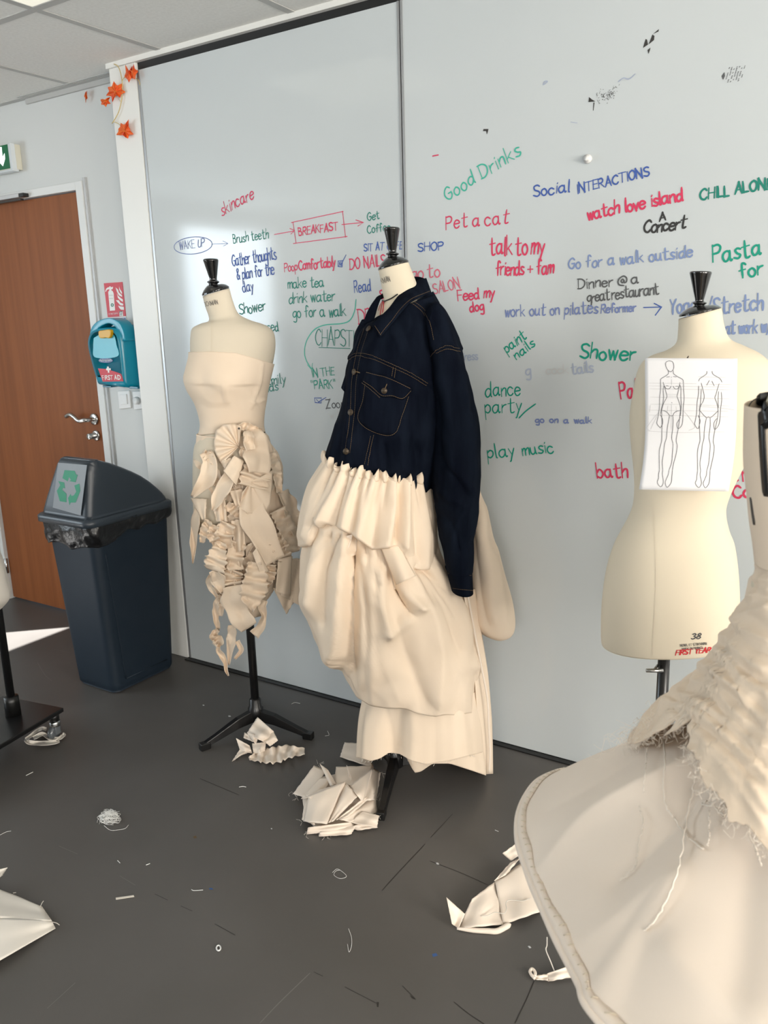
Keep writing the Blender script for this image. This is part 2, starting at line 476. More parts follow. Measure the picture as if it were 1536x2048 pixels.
def write(text, p0, p1, xh, ink, w=.0042, **kw):
    """handwriting on the board: baseline from p0 to p1, lower-case letters xh tall (photo measures)"""
    st, W_ = strokes(text, **kw)
    A, Bp = bd(*p0), bd(*p1)
    up = ony(p0[0], p0[1] - xh, YW - EPS) - A
    sy = np.linalg.norm(up) / 10.0
    ex = (Bp - A) / W_
    d = ex / np.linalg.norm(ex)
    ey = V3((-d[2], 0, d[0])) * sy
    b = MB()
    for i, q in enumerate(st):
        b.ribbon(A + q[:, :1] * ex + q[:, 1:] * ey - V3((0, .00003 * i, 0)), (0, -1, 0), w)
    o = b.build('handwriting', ink, side(p0[0]), smooth=False)
    c = 'faint grey' if ink == 'smudge' else next(n_ for k_, n_ in (('grey', 'dark grey'), ('green', 'green'), ('blue', 'blue'), ('black', 'black'), ('red', 'red')) if k_ in ink)
    t_ = text.replace('"', '')
    o['label'] = c + ' marker writing' + ('' if t_ in ('CHAPSTICK', 'Zoom', 'watch love island') else ' reading ' + t_)
    return o
def draw(lines, ink, w=.0042, smooth=True, name='marker_line', s=None):
    b = MB()
    for i, L in enumerate(lines):
        P = np.array([bd(*q) for q in L]) - V3((0, .00004 * i, 0))
        b.ribbon(crom(P, len(P) * 6) if smooth and len(P) > 2 else P, (0, -1, 0), w)
    return b.build(name, ink, s or side(lines[0][0][0]), smooth=False)
def blot(polys, ink, name='stain', s=None):
    b = MB()
    for L in polys:
        b.add([bd(*q) for q in L], [list(range(len(L)))])
    return b.build(name, ink, s or side(polys[0][0][0]), smooth=False)

write('skincare', (444, 432), (508, 395), 14, 'ink_redm', slant=.15)
write('WAKE UP', (359, 499), (410, 493), 9, 'ink_blue_thin', .003)
th = np.linspace(0, 2 * np.pi, 25)
draw([[(386 + 38 * math.cos(t), 491 + 17 * math.sin(t) - 3 * math.cos(t)) for t in th]], 'ink_blue_thin', .0028)
draw([[(425, 488), (455, 487)]], 'ink_blue_thin', .003, name='marker_arrow')
draw([[(446, 482), (456, 487), (447, 492)]], 'ink_blue_thin', .003, False, name='marker_arrow')
write('Brush teeth', (467, 487), (537, 476), 10.5, 'ink_green_dark', .0032)
draw([[(549, 469), (588, 462)], [(580, 457), (589, 461), (582, 468)]], 'ink_redm', .004, False, name='marker_arrow')
draw([[(583, 445), (686, 423)], [(685, 423), (691, 474)], [(694, 473), (587, 487)], [(586, 445), (592, 485)]], 'ink_redm', .004, False, name='marker_box')
write('BREAKFAST', (598, 471), (676, 460), 9, 'ink_redm', .0042)
draw([[(684, 449), (726, 445)], [(712, 440), (727, 445), (716, 452)]], 'ink_redm', .004, False, name='marker_arrow')
write('Get', (735, 442), (759, 437), 9, 'ink_green_dark', .0032)
write('Coffee', (735, 467), (781, 461), 9.5, 'ink_green_dark', .0032)
write('SIT AT CAFE', (728, 502), (805, 498), 8.5, 'ink_blue', .0038)
write('SHOP', (836, 503), (887, 499), 9.5, 'ink_blue', .0042)
write('Gather thoughts', (465, 533), (553, 518), 13.5, 'ink_blue', .004, gap=1.4)
write('& plan for the', (474, 559), (549, 548), 13, 'ink_blue', .004, gap=1.4)
write('day', (486, 585), (507, 581), 12, 'ink_blue', .004)
write('Poop', (569, 543), (595, 540), 10, 'ink_redm', .0036, gap=1.6)
write('Comfortably', (598, 540), (671, 533), 11, 'ink_redm', .0048, gap=1.0)
draw([[(676, 522), (685, 521), (684, 534), (676, 533), (676, 522)], [(678, 527), (681, 531), (692, 510)], [(678, 524), (683, 531)], [(682, 523), (678, 531)]], 'ink_blue', .0036, False, name='checkbox')
write('DO NAILS', (700, 538), (772, 530), 12.5, 'ink_redm', .0042)
write('make tea', (576, 577), (648, 572), 11.5, 'ink_green_dark', .0038, gap=1.4)
write('drink water', (578, 607), (670, 600), 12, 'ink_green_dark', .0038, gap=1.4)
write('go for a walk', (586, 635), (692, 631), 12.5, 'ink_green_dark', .004, gap=1.6)
write('Read', (709, 586), (742, 582), 14, 'ink_blue', .0036)
draw([[(712, 599), (709, 622), (700, 640), (684, 647), (650, 650), (628, 660), (613, 682), (609, 705), (613, 722), (623, 738)]], 'ink_green_pale', .0036)
draw([[(615, 730), (623, 739), (625, 727)]], 'ink_green_pale', .0036, False, name='marker_arrow')
write('Shower', (479, 628), (532, 620), 12, 'ink_green_dark', .004, gap=1.4)
write('dressed', (506, 664), (557, 661), 10.5, 'ink_green_dark', .0038)
write('CHAPSTICK', (631, 690), (733, 696), 18.5, 'ink_green_dark', .0034, gap=1.4)
draw([[(638, 695), (700, 697)]], 'ink_green_dark', .0038)
write('IN THE', (625, 754), (669, 750), 9.2, 'ink_green', .0038)
write('"PARK"', (624, 779), (671, 776), 9.8, 'ink_green', .0038)
draw([[(629, 796), (643, 796), (642, 806), (630, 805), (629, 796)], [(633, 799), (637, 804), (652, 795)]], 'ink_blue', .0036, False, name='checkbox')
write('Zoom', (653, 817), (692, 814), 9.5, 'ink_grey', .0036)
write('with', (661, 837), (690, 834), 9.5, 'smudge', .0032)
write('family', (520, 771), (572, 766), 11, 'ink_green_dark', .0036, gap=1.6)
write('friends', (499, 785), (557, 781), 10, 'ink_green_dark', .0036, gap=1.6)
write('DREAM', (718, 648), (790, 640), 17, 'ink_redm', .0042)
write('S', (760, 597), (768, 596), 10, 'ink_redm', .0042)
write('Good Drinks', (894, 402), (1043, 309), 16, 'ink_green_pale', .0044, gap=2.8)
write('Social', (1067, 393), (1139, 383), 13, 'ink_blue', .0044)
write('INTERACTIONS', (1155, 387), (1299, 351), 10.5, 'ink_blue', .0042)
write('Pet a cat', (892, 458), (1016, 446), 15.5, 'ink_redm', .0042, space=4, gap=3)
write('talk to my', (980, 511), (1088, 508), 20, 'ink_redm', .0055, gap=1.8, space=3)
write('friends + fam', (992, 551), (1107, 547), 15.5, 'ink_redm', .0052, gap=1.2)
write('watch love island', (1176, 440), (1366, 400), 14, 'ink_redm', .0056, gap=1.4)
write('A', (1319, 442), (1331, 439), 8.5, 'ink_black', .005)
write('Concert', (1287, 466), (1371, 457), 13.5, 'ink_black', .0055, gap=1.2, slant=.1)
write('CHILL ALONE', (1400, 400), (1545, 376), 12, 'ink_green_dark', .0052)
write('Pasta', (1426, 525), (1522, 510), 20, 'ink_green', .0056)
write('for', (1480, 556), (1526, 549), 16, 'ink_green', .0055)
write('Go for a walk outside', (1137, 538), (1385, 514), 12.5, 'ink_blue_pale', .0046)
write('Dinner @ a', (1157, 578), (1277, 566), 12, 'ink_grey', .004, space=4)
write('great restaurant', (1175, 604), (1318, 588), 12.5, 'ink_grey', .004, gap=1.0, space=3)
write('work out on pilates', (1010, 633), (1196, 626), 12.5, 'ink_blue_thin', .0042)
write('Reformer', (1202, 626), (1272, 622), 9.5, 'ink_blue_thin', .0044, gap=1.6)
draw([[(1288, 615), (1322, 614)], [(1309, 607), (1323, 614), (1311, 630)]], 'ink_blue', .0046, False, name='marker_arrow')
write('Yoga', (1340, 628), (1396, 622), 18, 'ink_blue_pale', .0054)
write('/Stretch', (1414, 628), (1526, 620), 18, 'ink_blue_pale', .0056)
write('that work w/', (1432, 669), (1541, 664), 14, 'ink_blue_pale', .0056, gap=1.4)
write('go to', (822, 559), (880, 553), 15, 'ink_red_pale', .0044, space=3)
write('SALON', (868, 589), (920, 574), 12, 'ink_red_pale', .0036)
write('Feed my', (916, 601), (989, 595), 12, 'ink_redm', .005, gap=1.6)
write('dog', (940, 624), (968, 620), 11, 'ink_redm', .005)
write('nap', (888, 680), (915, 678), 10, 'ink_redm', .005)
write('less stress', (886, 722), (956, 719), 9.5, 'ink_blue_faint', .0044, gap=1.6)
write('paint', (1014, 706), (1054, 677), 12, 'ink_green', .0042)
write('nails', (1033, 719), (1071, 691), 11, 'ink_green', .0042)
write('Shower', (1160, 714), (1270, 722), 17, 'ink_green', .006)
write('g', (1052, 752), (1062, 751), 13, 'ink_blue_faint', .0046)
write('tails', (1143, 747), (1187, 744), 12, 'ink_blue_faint', .005, gap=1.4)
write('cock', (1092, 748), (1137, 746), 10, 'smudge', .004, gap=1.4)
write('dance', (971, 794), (1041, 790), 16, 'ink_green', .0042)
write('party', (971, 827), (1043, 823), 16, 'ink_green', .0042)
draw([[(1038, 836), (1052, 822), (1071, 808)]], 'ink_green', .0042)
write('go on a walk', (1071, 845), (1183, 846), 6.5, 'ink_blue_thin', .0044, space=9)
write('play', (976, 917), (1030, 911), 15, 'ink_green', .0046)
write('music', (1046, 912), (1107, 903), 14, 'ink_green', .0046)
write('bath', (1195, 956), (1256, 954), 16, 'ink_redm', .0054)
write('Pal', (1242, 797), (1274, 794), 19, 'ink_redm', .0056)
write('Song', (1335, 722), (1395, 720), 10, 'ink_green', .0062)
write('. K', (1475, 963), (1502, 962), 17, 'ink_redm', .006, space=3)
write('Cake', (1467, 997), (1540, 990), 14, 'ink_redm', .006)
draw([[(866, 312), (876, 310)]], 'ink_redm', .006, name='stain')
# residue of old tape and rubbed-out marks
blot([[(1286, 96), (1291, 78), (1294, 79), (1296, 89)], [(1297, 89), (1305, 69), (1309, 72), (1308, 80)], [(1306, 68), (1313, 62), (1318, 58), (1317, 63)],
      [(1295, 100), (1301, 95), (1300, 100), (1297, 108)]], 'residue')
blot([[(1177, 204), (1178, 194), (1184, 199), (1191, 203)], [(1187, 205), (1189, 205), (1187, 221), (1186, 221)], [(966, 262), (967, 258), (977, 258), (976, 262), (974, 269), (972, 262)]], 'residue')
_r = np.random.default_rng(3)
for (cx, cy, sx, sy, nn, ink) in ((1222, 188, 16, 9, 60, 'residue'), (1200, 192, 9, 12, 22, 'residue'), (1462, 150, 17, 16, 0, 'ink_grey')):
    pl = []
    for _ in range(nn):
        a, b = _r.normal(0, .5, 2); q = _r.uniform(0, 6.3); L = _r.uniform(1.5, 4.5)
        X0, Y0 = cx + sx * a, cy + sy * b - .35 * sx * a
        pl.append([(X0, Y0), (X0 + L * math.cos(q), Y0 + L * math.sin(q)), (X0 + 1.1 * math.sin(q), Y0 - 1.1 * math.cos(q))])
    if pl: blot(pl, ink)
pl = []
for i in range(7):
    x0 = 1450 + i * 5.2
    for jx in range(9):
        if _r.random() < .25: continue
        t = jx / 9; X0 = x0 + 9 * t; Y0 = 166 - 32 * t - i * .6
        pl.append([(X0, Y0), (X0 + 1.6 + _r.random(), Y0 - 2.6), (X0 + .9, Y0 - 3.3), (X0 - .8, Y0 - .4)])
pl.append([(1443, 152), (1449, 144), (1450, 152), (1446, 160)])
blot(pl, 'ink_grey')
draw([[(1237, 163), (1247, 156), (1258, 158), (1270, 148)], [(1086, 170), (1089, 163), (1095, 163), (1088, 169)], [(1142, 244), (1154, 246)]], 'ink_blue_faint', .003)
hk = MB().lathe([(.012, 0), (.012, .006), (.007, .008), (.006, .014), (.009, .016), (0, .017)], ony(1176, 318, YW), (0, -1, 0), 20)
tag(hk.build('magnet', 'switch_white', bevel=0), 'small round white magnet stuck above the blue words about social interactions', 'magnet')
# ---------------------------------------------------------------- lofted bodies: each row is (x, y of one side, x, y of the other, half depth)
def axis_plane(base):
    n = V3((base[0] - CAM[0], base[1] - CAM[1], 0)); n /= np.linalg.norm(n)
    return V3((base[0], base[1], 0)), n
def onplane(x, y, pl, off=0.0):
    """point of a vertical plane facing the viewer; off > 0 comes nearer"""
    p, n = pl
    d = ray(x, y); t = ((p - CAM) @ n - off) / (d @ n)
    return CAM + d * t
def ridge_field(px, ridges):
    """sum of fold profiles; ridge = (polyline, height m, width left px, width right px[, fade])"""
    out = np.zeros(len(px))
    for R in ridges:
        P = crom(np.array(R[0], float), max(8, 8 * (len(R[0]) - 1))); hgt, wl, wr = R[1:4]
        A, Bv = P[:-1], P[1:] - P[:-1]
        L2 = (Bv ** 2).sum(1) + 1e-9
        best = np.full(len(px), 1e9); sg = np.zeros(len(px)); bt = np.zeros(len(px))
        for i in range(len(A)):
            d = px - A[i]; t = np.clip((d @ Bv[i]) / L2[i], 0, 1)
            e = d - t[:, None] * Bv[i]; q = np.hypot(e[:, 0], e[:, 1])
            s = Bv[i][0] * d[:, 1] - Bv[i][1] * d[:, 0]
            m_ = q < best
            best[m_] = q[m_]; sg[m_] = np.sign(s[m_]); bt[m_] = (i + t[m_]) / len(A)
        w = np.where(sg > 0, wl, wr)          # heading down the picture: sg > 0 is the left side
        prof = np.exp(-np.abs(best / w) ** (1.25))
        fa = R[4] if len(R) > 4 else (1.0, 1.0)
        out += hgt * prof * (fa[0] * (1 - bt) + fa[1] * bt)
    return out
def vloft(rows, pl, m=80, n=120, power=2.0, ridges=(), fn=None, arc=None, off=0.0, gain=1.0, true_n=False):
    """loft of ellipses through the traced outline; returns (m, n, 3) grid, first column at the left side, front half first"""
    A = []
    for r in rows:
        o = r[5] if len(r) > 5 else 0.0
        A.append(np.r_[onplane(r[0], r[1], pl, off + o), onplane(r[2], r[3], pl, off + o), r[4]])
    A = crom(np.array(A), m)
    nn = pl[1]
    th = np.linspace(0, 2 * np.pi, n, endpoint=False) if arc is None else np.linspace(arc[0], arc[1], n)
    c, s = -np.cos(th), np.sin(th)
    c = np.sign(c) * np.abs(c) ** (2 / power); s = np.sign(s) * np.abs(s) ** (2 / power)
    G = np.zeros((m, n, 3)); N = np.zeros((m, n, 3))
    for i in range(m):
        PL, PR, b = A[i, :3], A[i, 3:6], max(A[i, 6], 1e-4)
        C, M = (PL + PR) / 2, (PR - PL) / 2
        a = np.linalg.norm(M) + 1e-9
        G[i] = C + c[:, None] * M - s[:, None] * b * nn
        q = c[:, None] * M / a / a * b - s[:, None] * nn
        N[i] = q / (np.linalg.norm(q, axis=1)[:, None] + 1e-9)
    if true_n:
        Nn = np.cross(np.roll(G, -1, 1) - np.roll(G, 1, 1), np.gradient(G, axis=0)); Nn /= np.linalg.norm(Nn, axis=2)[..., None] + 1e-9
        N = Nn * np.where((Nn * N).sum(2) < 0, -1.0, 1.0)[..., None]
    if len(ridges):
        px = proj(G.reshape(-1, 3))
        front = np.clip((s + .35) / .5, 0, 1)[None, :].repeat(m, 0).reshape(-1)
        d = (gain * ridge_field(px, ridges) * front).reshape(m, n)
        G = G + N * d[..., None]
    if fn is not None:
        G = fn(G, N, th, np.linspace(0, 1, m))
    return G
def loft_obj(name, G, mat, parent, caps=(False, False), wrap=True, **kw):
    b = MB().grid(G, wrap)
    n = G.shape[1]
    if caps[0]: b.F.append(list(range(n)))
    if caps[1]: b.F.append([(G.shape[0] - 1) * n + j for j in range(n)][::-1])
    return b.build(name, mat, parent, **kw)
def bvh_of(G, wrap=True):
    b = MB().grid(G, wrap)
    return BVHTree.FromPolygons([tuple(v) for v in np.vstack(b.V)], b.F)
def hit(x, y, tree, lift=.0012):
    d = ray(x, y); d = d / np.linalg.norm(d)
    loc, nor, idx, dist = tree.ray_cast(Vector(CAM), Vector(d))
    if loc is None: return None
    nor = np.array(nor)
    if nor @ d > 0: nor = -nor
    return np.array(loc) + nor * lift, nor
def hits(line, tree, n=40, lift=.0012, smooth=True):
    P = np.array(line, float)
    P = crom(P, n) if smooth and len(P) > 2 else crom_lin(P, n)
    out = [hit(x, y, tree, lift) for x, y in P]
    out = [o for o in out if o is not None]
    return np.array([o[0] for o in out]), np.array([o[1] for o in out])
def crom_lin(P, n):
    P = np.asarray(P, float)
    L = np.r_[0, np.cumsum(np.linalg.norm(np.diff(P, axis=0), axis=1))]
    t = np.linspace(0, L[-1], n)
    return np.stack([np.interp(t, L, P[:, k]) for k in range(P.shape[1])], 1)
def surface_text(text, p0, p1, xh, tree, ink, name, parent, w=.0012, bold=1, slant=0.0, **kw):
    st, W_ = strokes(text, slant=slant, **kw)
    p0, p1 = V3(p0), V3(p1); ex = (p1 - p0) / W_; d = ex / np.linalg.norm(ex)
    up = V3((d[1], -d[0])) * xh / 10
    b = MB()
    for q in st:
        P = p0 + q[:, :1] * ex + q[:, 1:] * up
        h_ = [hit(x, y, tree, .0009) for x, y in P]
        h_ = [o for o in h_ if o is not None]
        if len(h_) > 1: b.ribbon(np.array([o[0] for o in h_]) - ray(*p0) * (.00002 * len(b.V)), np.array([o[1] for o in h_]), w)
    return b.build(name, ink, parent, smooth=False) if b.V else None

# ---------------------------------------------------------------- dress forms
def stand(root, hub, legs, ztop, top, hubz=.06, screw=None):
    """pole from the tripod hub to the form; legs: list of floor points"""
    hb = V3((hub[0], hub[1], 0))
    b = MB(); b.tube([hb + V3((0, 0, hubz - .02)), V3(top)], .0145, 12); b.build('pole', 'black_metal', root)
    b = MB(); b.lathe([(.02, -.022), (.026, -.018), (.027, .03), (.022, .036), (.02, .062), (.0155, .066)], hb + V3((0, 0, hubz)), n=24); b.build('hub', 'black_metal', root)
    for L in legs:
        t = V3((L[0], L[1], 0)); d = t - hb; Ln = np.linalg.norm(d); d /= Ln; s_ = np.cross((0, 0, 1), d)
        G = []
        for u, z0, z1, w in ((.0, hubz - .016, hubz + .026, .017), (.35, hubz - .022, hubz + .012, .0155), (.75, .018, .040, .0125), (.93, .009, .027, .012), (1.0, .008, .023, .011)):
            c = hb + d * Ln * u
            G.append([c + s_ * w + V3((0, 0, z0)), c + s_ * w * .75 + V3((0, 0, z1)), c - s_ * w * .75 + V3((0, 0, z1)), c - s_ * w + V3((0, 0, z0))])
        leg = loft_obj('leg', np.array(G), 'black_metal', root, (True, True), bevel=.002, smooth=False)
        f = MB(); c = hb + d * Ln * .955
        f.add([c + s_ * .0125 * sy + d * .018 * sx + V3((0, 0, z)) for z in (0.0, .0255) for sx, sy in ((-1, -1), (1, -1), (1, 1), (-1, 1))],
              [(3, 2, 1, 0), (4, 5, 6, 7), (0, 1, 5, 4), (1, 2, 6, 5), (2, 3, 7, 6), (3, 0, 4, 7)])
        f.build('foot', 'black_plastic', leg, smooth=False, bevel=.003)
    if screw is not None:
        b = MB(); p = V3(screw)
        b.tube([p, p - V3((0, .03, 0))], .005, 10); q = p - V3((0, .03, 0))
        b.tube([q - RGT * .02, q + RGT * .02], .005, 8)
        b.build('clamp_screw', 'steel', root)
def form(label, base, rows, cap, cover, b_cap, parent_loc=None, fn=None, power=2.15, m=90):
    root = thing('dress_form', label, 'dress form', (base[0], base[1], 0), 'dress forms in the studio')
    pl = axis_plane(base)
    G = vloft(rows, pl, m, 96, power, fn=fn)
    loft_obj('torso', G, cover, root, (True, True))
    # black turned cap and knob: rows from the flange up
    Gc = vloft([(a, b, c, d, w) for a, b, c, d, w in cap], pl, 4 * len(cap), 40)
    loft_obj('neck_knob', Gc, 'black_lacquer', root, (True, True))
    return root, G, pl

M1, M2, M3 = (-1.855, 1.995), (-1.265, 1.98), (-.447, 1.93)
# -- form of the ruffled skirt
rows1 = [(405, 593, 459, 577, .045), (411, 615, 466, 602, .046), (418, 640, 477, 627, .052), (402, 647, 500, 640, .068), (385, 656, 530, 650, .082), (381, 670, 547, 664, .095),
         (380, 690, 551, 689, .105), (380, 712, 548, 715, .11), (374, 738, 542, 742, .115), (370, 758, 538, 759, .115), (377, 782, 533, 783, .105), (392, 808, 529, 808, .095),
         (402, 840, 525, 838, .085), (402, 860, 526, 858, .086), (394, 880, 533, 878, .095), (387, 900, 546, 900, .107), (385, 950, 560, 950, .117), (386, 1010, 568, 1010, .12), (388, 1050, 566, 1050, .117), (392, 1062, 560, 1062, .11)]
def bust1(G, N, th, v):
    px = proj(G.reshape(-1, 3)); d = np.hypot((px[:, 0] - 449) / 36, (px[:, 1] - 768) / 34)
    under = np.where(px[:, 1] > 768, 1.25, .85)
    bump = .023 * np.exp(-(d * under) ** 2.0)
    cleav = -.004 * np.exp(-((px[:, 0] - 408) / 15) ** 2 - ((px[:, 1] - 762) / 40) ** 2)
    front = np.clip(np.sin(th) * 3, 0, 1)[None].repeat(len(v), 0).reshape(-1)
    return G + N * ((bump + cleav) * front).reshape(len(v), -1)[..., None]
def knob(fl, cn, kn):
    """flange, neck ring and inverted cone: fl=(x0,y0,x1,y1,half depth); cn=(xl, xr, y) cone bottom; kn=(xl, xr, y) cone top"""
    x0, y0, x1, y1, w = fl; cx = (cn[0] + cn[1]) / 2
    sc = w / ((x1 - x0) / 2)
    def lerp(t, dy): return (x0 + (cx - 1.2 * (cn[1] - cn[0]) / 2 - x0) * t, y0 + (cn[2] + 9 - y0) * t + dy, x1 + (cx + 1.2 * (cn[1] - cn[0]) / 2 - x1) * t, y1 + (cn[2] + 9 - y1) * t + dy)
    R = []
    for t, dy in ((0, 4), (0, 0), (.25, -3), (.55, -4), (.8, -3), (1.0, -2)):
        a = lerp(t, dy); R.append((*a, (a[2] - a[0]) / 2 * sc))
    hw = (cn[1] - cn[0]) / 2
    for k_, y in ((1.25, cn[2] + 5), (1.6, cn[2] + 3), (1.6, cn[2] + 1), (1.15, cn[2] - 1), (1.0, cn[2] - 4)):
        R.append((cx - hw * k_, y, cx + hw * k_, y, hw * k_ * sc))
    for t in (.3, .6, .9, 1.0):
        a = cn[0] + (kn[0] - cn[0]) * t; c = cn[1] + (kn[1] - cn[1]) * t; y = cn[2] - 4 + (kn[2] - cn[2] + 4) * t
        R.append((a, y, c, y, (c - a) / 2 * sc))
    R.append((kn[0] + 2, kn[2] - 3, kn[1] - 2, kn[2] - 3, (kn[1] - kn[0] - 4) / 2 * sc))
    R.append((kn[0] + 10, kn[2] - 4, kn[1] - 10, kn[2] - 4, .008))
    return R
f1, G1, pl1 = form('slim cream dress form on a black tripod, second from the bin, wearing the ruffled skirt', M1, rows1,
                   knob((404, 588, 458, 573, .047), (419, 434, 562), (406, 437, 521)), 'form_cotton', .05, fn=bust1)
f1['label'] = 'cream dress form on a black tripod wearing the ruffled strip skirt, nearest the dark bin'
stand(f1, M1, [(-1.927, 1.795), (-1.648, 2.039), (-1.99, 2.15)], .75, (M1[0] - .0, M1[1] + .0, .80))
t1 = bvh_of(G1)
surface_text('STOCKMAN', (399, 616), (436, 608), 5.2, t1, 'ink_neck', 'lettering', f1, .0016)
for L in ([(424, 640), (424, 690), (423, 716)], [(420, 810), (421, 850)], [(452, 800), (455, 850)]):
    P, N_ = hits(L, t1, 30); b = MB(); b.ribbon(P, N_, .0012); b.build('seam', 'ink_neck' if L[0][1] > 9999 else 'form_linen', f1, smooth=False)
# -- form of the denim jacket
rows2 = [(757, 541, 817, 525, .045), (761, 560, 825, 545, .046), (765, 585, 833, 566, .05), (767, 600, 842, 590, .06), (755, 615, 862, 608, .075), (745, 640, 872, 640, .09), (738, 690, 872, 690, .10), (730, 760, 868, 760, .11),
         (735, 840, 850, 840, .085), (725, 900, 860, 900, .10), (715, 980, 868, 980, .115), (718, 1060, 866, 1060, .115)]
f2, G2, pl2 = form('cream dress form under the dark denim jacket, only its neck and black foot showing', M2, rows2,
                   knob((756, 537, 817, 521, .047), (777, 793, 506), (767, 800, 458)), 'form_linen', .05)
stand(f2, M2, [(-1.183, 1.765), (-1.125, 2.165), (-1.415, 2.085)], .7, (M2[0], M2[1], .80))
t2 = bvh_of(G2)
surface_text('STOCKMAN', (745, 573), (781, 562), 6.0, t2, 'ink_neck', 'lettering', f2, .0016)
# -- form with the sketch
rows3 = [(1357, 638, 1443, 616, .048), (1356, 662, 1449, 652, .049), (1352, 686, 1461, 678, .054), (1332, 701, 1490, 692, .066), (1303, 711, 1522, 708, .082), (1284, 725, 1545, 732, .098), (1273, 748, 1556, 768, .108),
         (1265, 790, 1553, 828, .113), (1259, 835, 1533, 868, .113), (1262, 890, 1504, 905, .108), (1268, 950, 1475, 958, .098), (1267, 1000, 1455, 1006, .089), (1258, 1030, 1453, 1034, .088), (1240, 1064, 1460, 1065, .094),
         (1226, 1092, 1470, 1092, .104), (1212, 1140, 1477, 1142, .113), (1204, 1200, 1480, 1200, .118), (1202, 1255, 1478, 1250, .117), (1203, 1280, 1475, 1278, .114), (1206, 1285, 1472, 1283, .110)]
f3, G3, pl3 = form('pale dress form seen from behind with a figure sketch pinned on its back', M3, rows3,
                   knob((1358, 630, 1442, 614, .047), (1390, 1408, 604), (1379, 1424, 546)), 'form_linen', .05)
stand(f3, M3, [(M3[0] - .05, M3[1] - .21), (M3[0] + .21, M3[1] + .05), (M3[0] - .16, M3[1] + .15)], .65, (M3[0], M3[1], .68), screw=onplane(1316, 1332, pl3, .014))
t3 = bvh_of(G3)
surface_text('38', (1382, 1278), (1400, 1277), 6.2, t3, 'ink_dark', 'lettering', f3, .0026, slant=.25, jit=0)
surface_text('MENEL ET STOCKMAN', (1361, 1293), (1413, 1289), 2.6, t3, 'ink_neck', 'lettering', f3, .0012, jit=0)
surface_text('MADE IN FRANCE', (1365, 1300), (1406, 1297), 2.4, t3, 'ink_neck', 'lettering', f3, .0012, jit=0)
o = surface_text('FIRST YEAR', (1351, 1310), (1420, 1304), 5.4, t3, 'ink_red', 'lettering', f3, .0030, slant=.25, jit=0)
o['label'] = 'red lettering reading FIRST YEAR'
for L in ([(1306, 1010), (1312, 1150), (1305, 1306)], [(1250, 1022), (1290, 1030), (1330, 1032)]):
    P, N_ = hits(L, t3, 40, .0008); b = MB(); b.ribbon(P, N_, .0012); b.build('seam', 'form_cotton', f3, smooth=False)

# ---------------------------------------------------------------- sheet of paper with two figures
PQ = [(1290, 716), (1475, 717), (1457, 983), (1278, 979)]      # corners: top left, top right, bottom right, bottom left
def paper_pt(u, v, lift=0.0):
    x = (PQ[0][0] * (1 - u) + PQ[1][0] * u) * (1 - v) + (PQ[3][0] * (1 - u) + PQ[2][0] * u) * v
    y = (PQ[0][1] * (1 - u) + PQ[1][1] * u) * (1 - v) + (PQ[3][1] * (1 - u) + PQ[2][1] * u) * v
    x += 7.5 * math.sin(math.pi * v) * (1.0 if v < .75 else 1.0) * .9 - 1.5 * math.sin(2 * math.pi * v)
    bend = .012 * math.sin(math.pi * u) + .006 * math.sin(2 * math.pi * v + .6) + .012 * v * (1 - u)
    return onplane(x, y, pl3, .120 + bend + lift)
def uv_of(x, y):
    """photo point to sheet coordinates"""
    u, v = .5, .5
    for _ in range(12):
        q = proj(paper_pt(u, v)); qu = (proj(paper_pt(u + .01, v)) - q) / .01; qv = (proj(paper_pt(u, v + .01)) - q) / .01
        d = np.linalg.solve(np.stack([qu, qv], 1), V3((x, y)) - q); u += d[0]; v += d[1]
    return u, v
G = np.array([[paper_pt(u, v) for u in np.linspace(0, 1, 24)] for v in np.linspace(0, 1, 30)])
sheet = MB().grid(G).build('sketch_sheet', 'paper', solid=.0004)
tag(sheet, 'white sheet with two pencil fashion figures pinned to the back of a dress form', 'drawing')
Z = lambda pts: [(1270 + x / 6.827, 700 + y / 6.827) for x, y in pts]
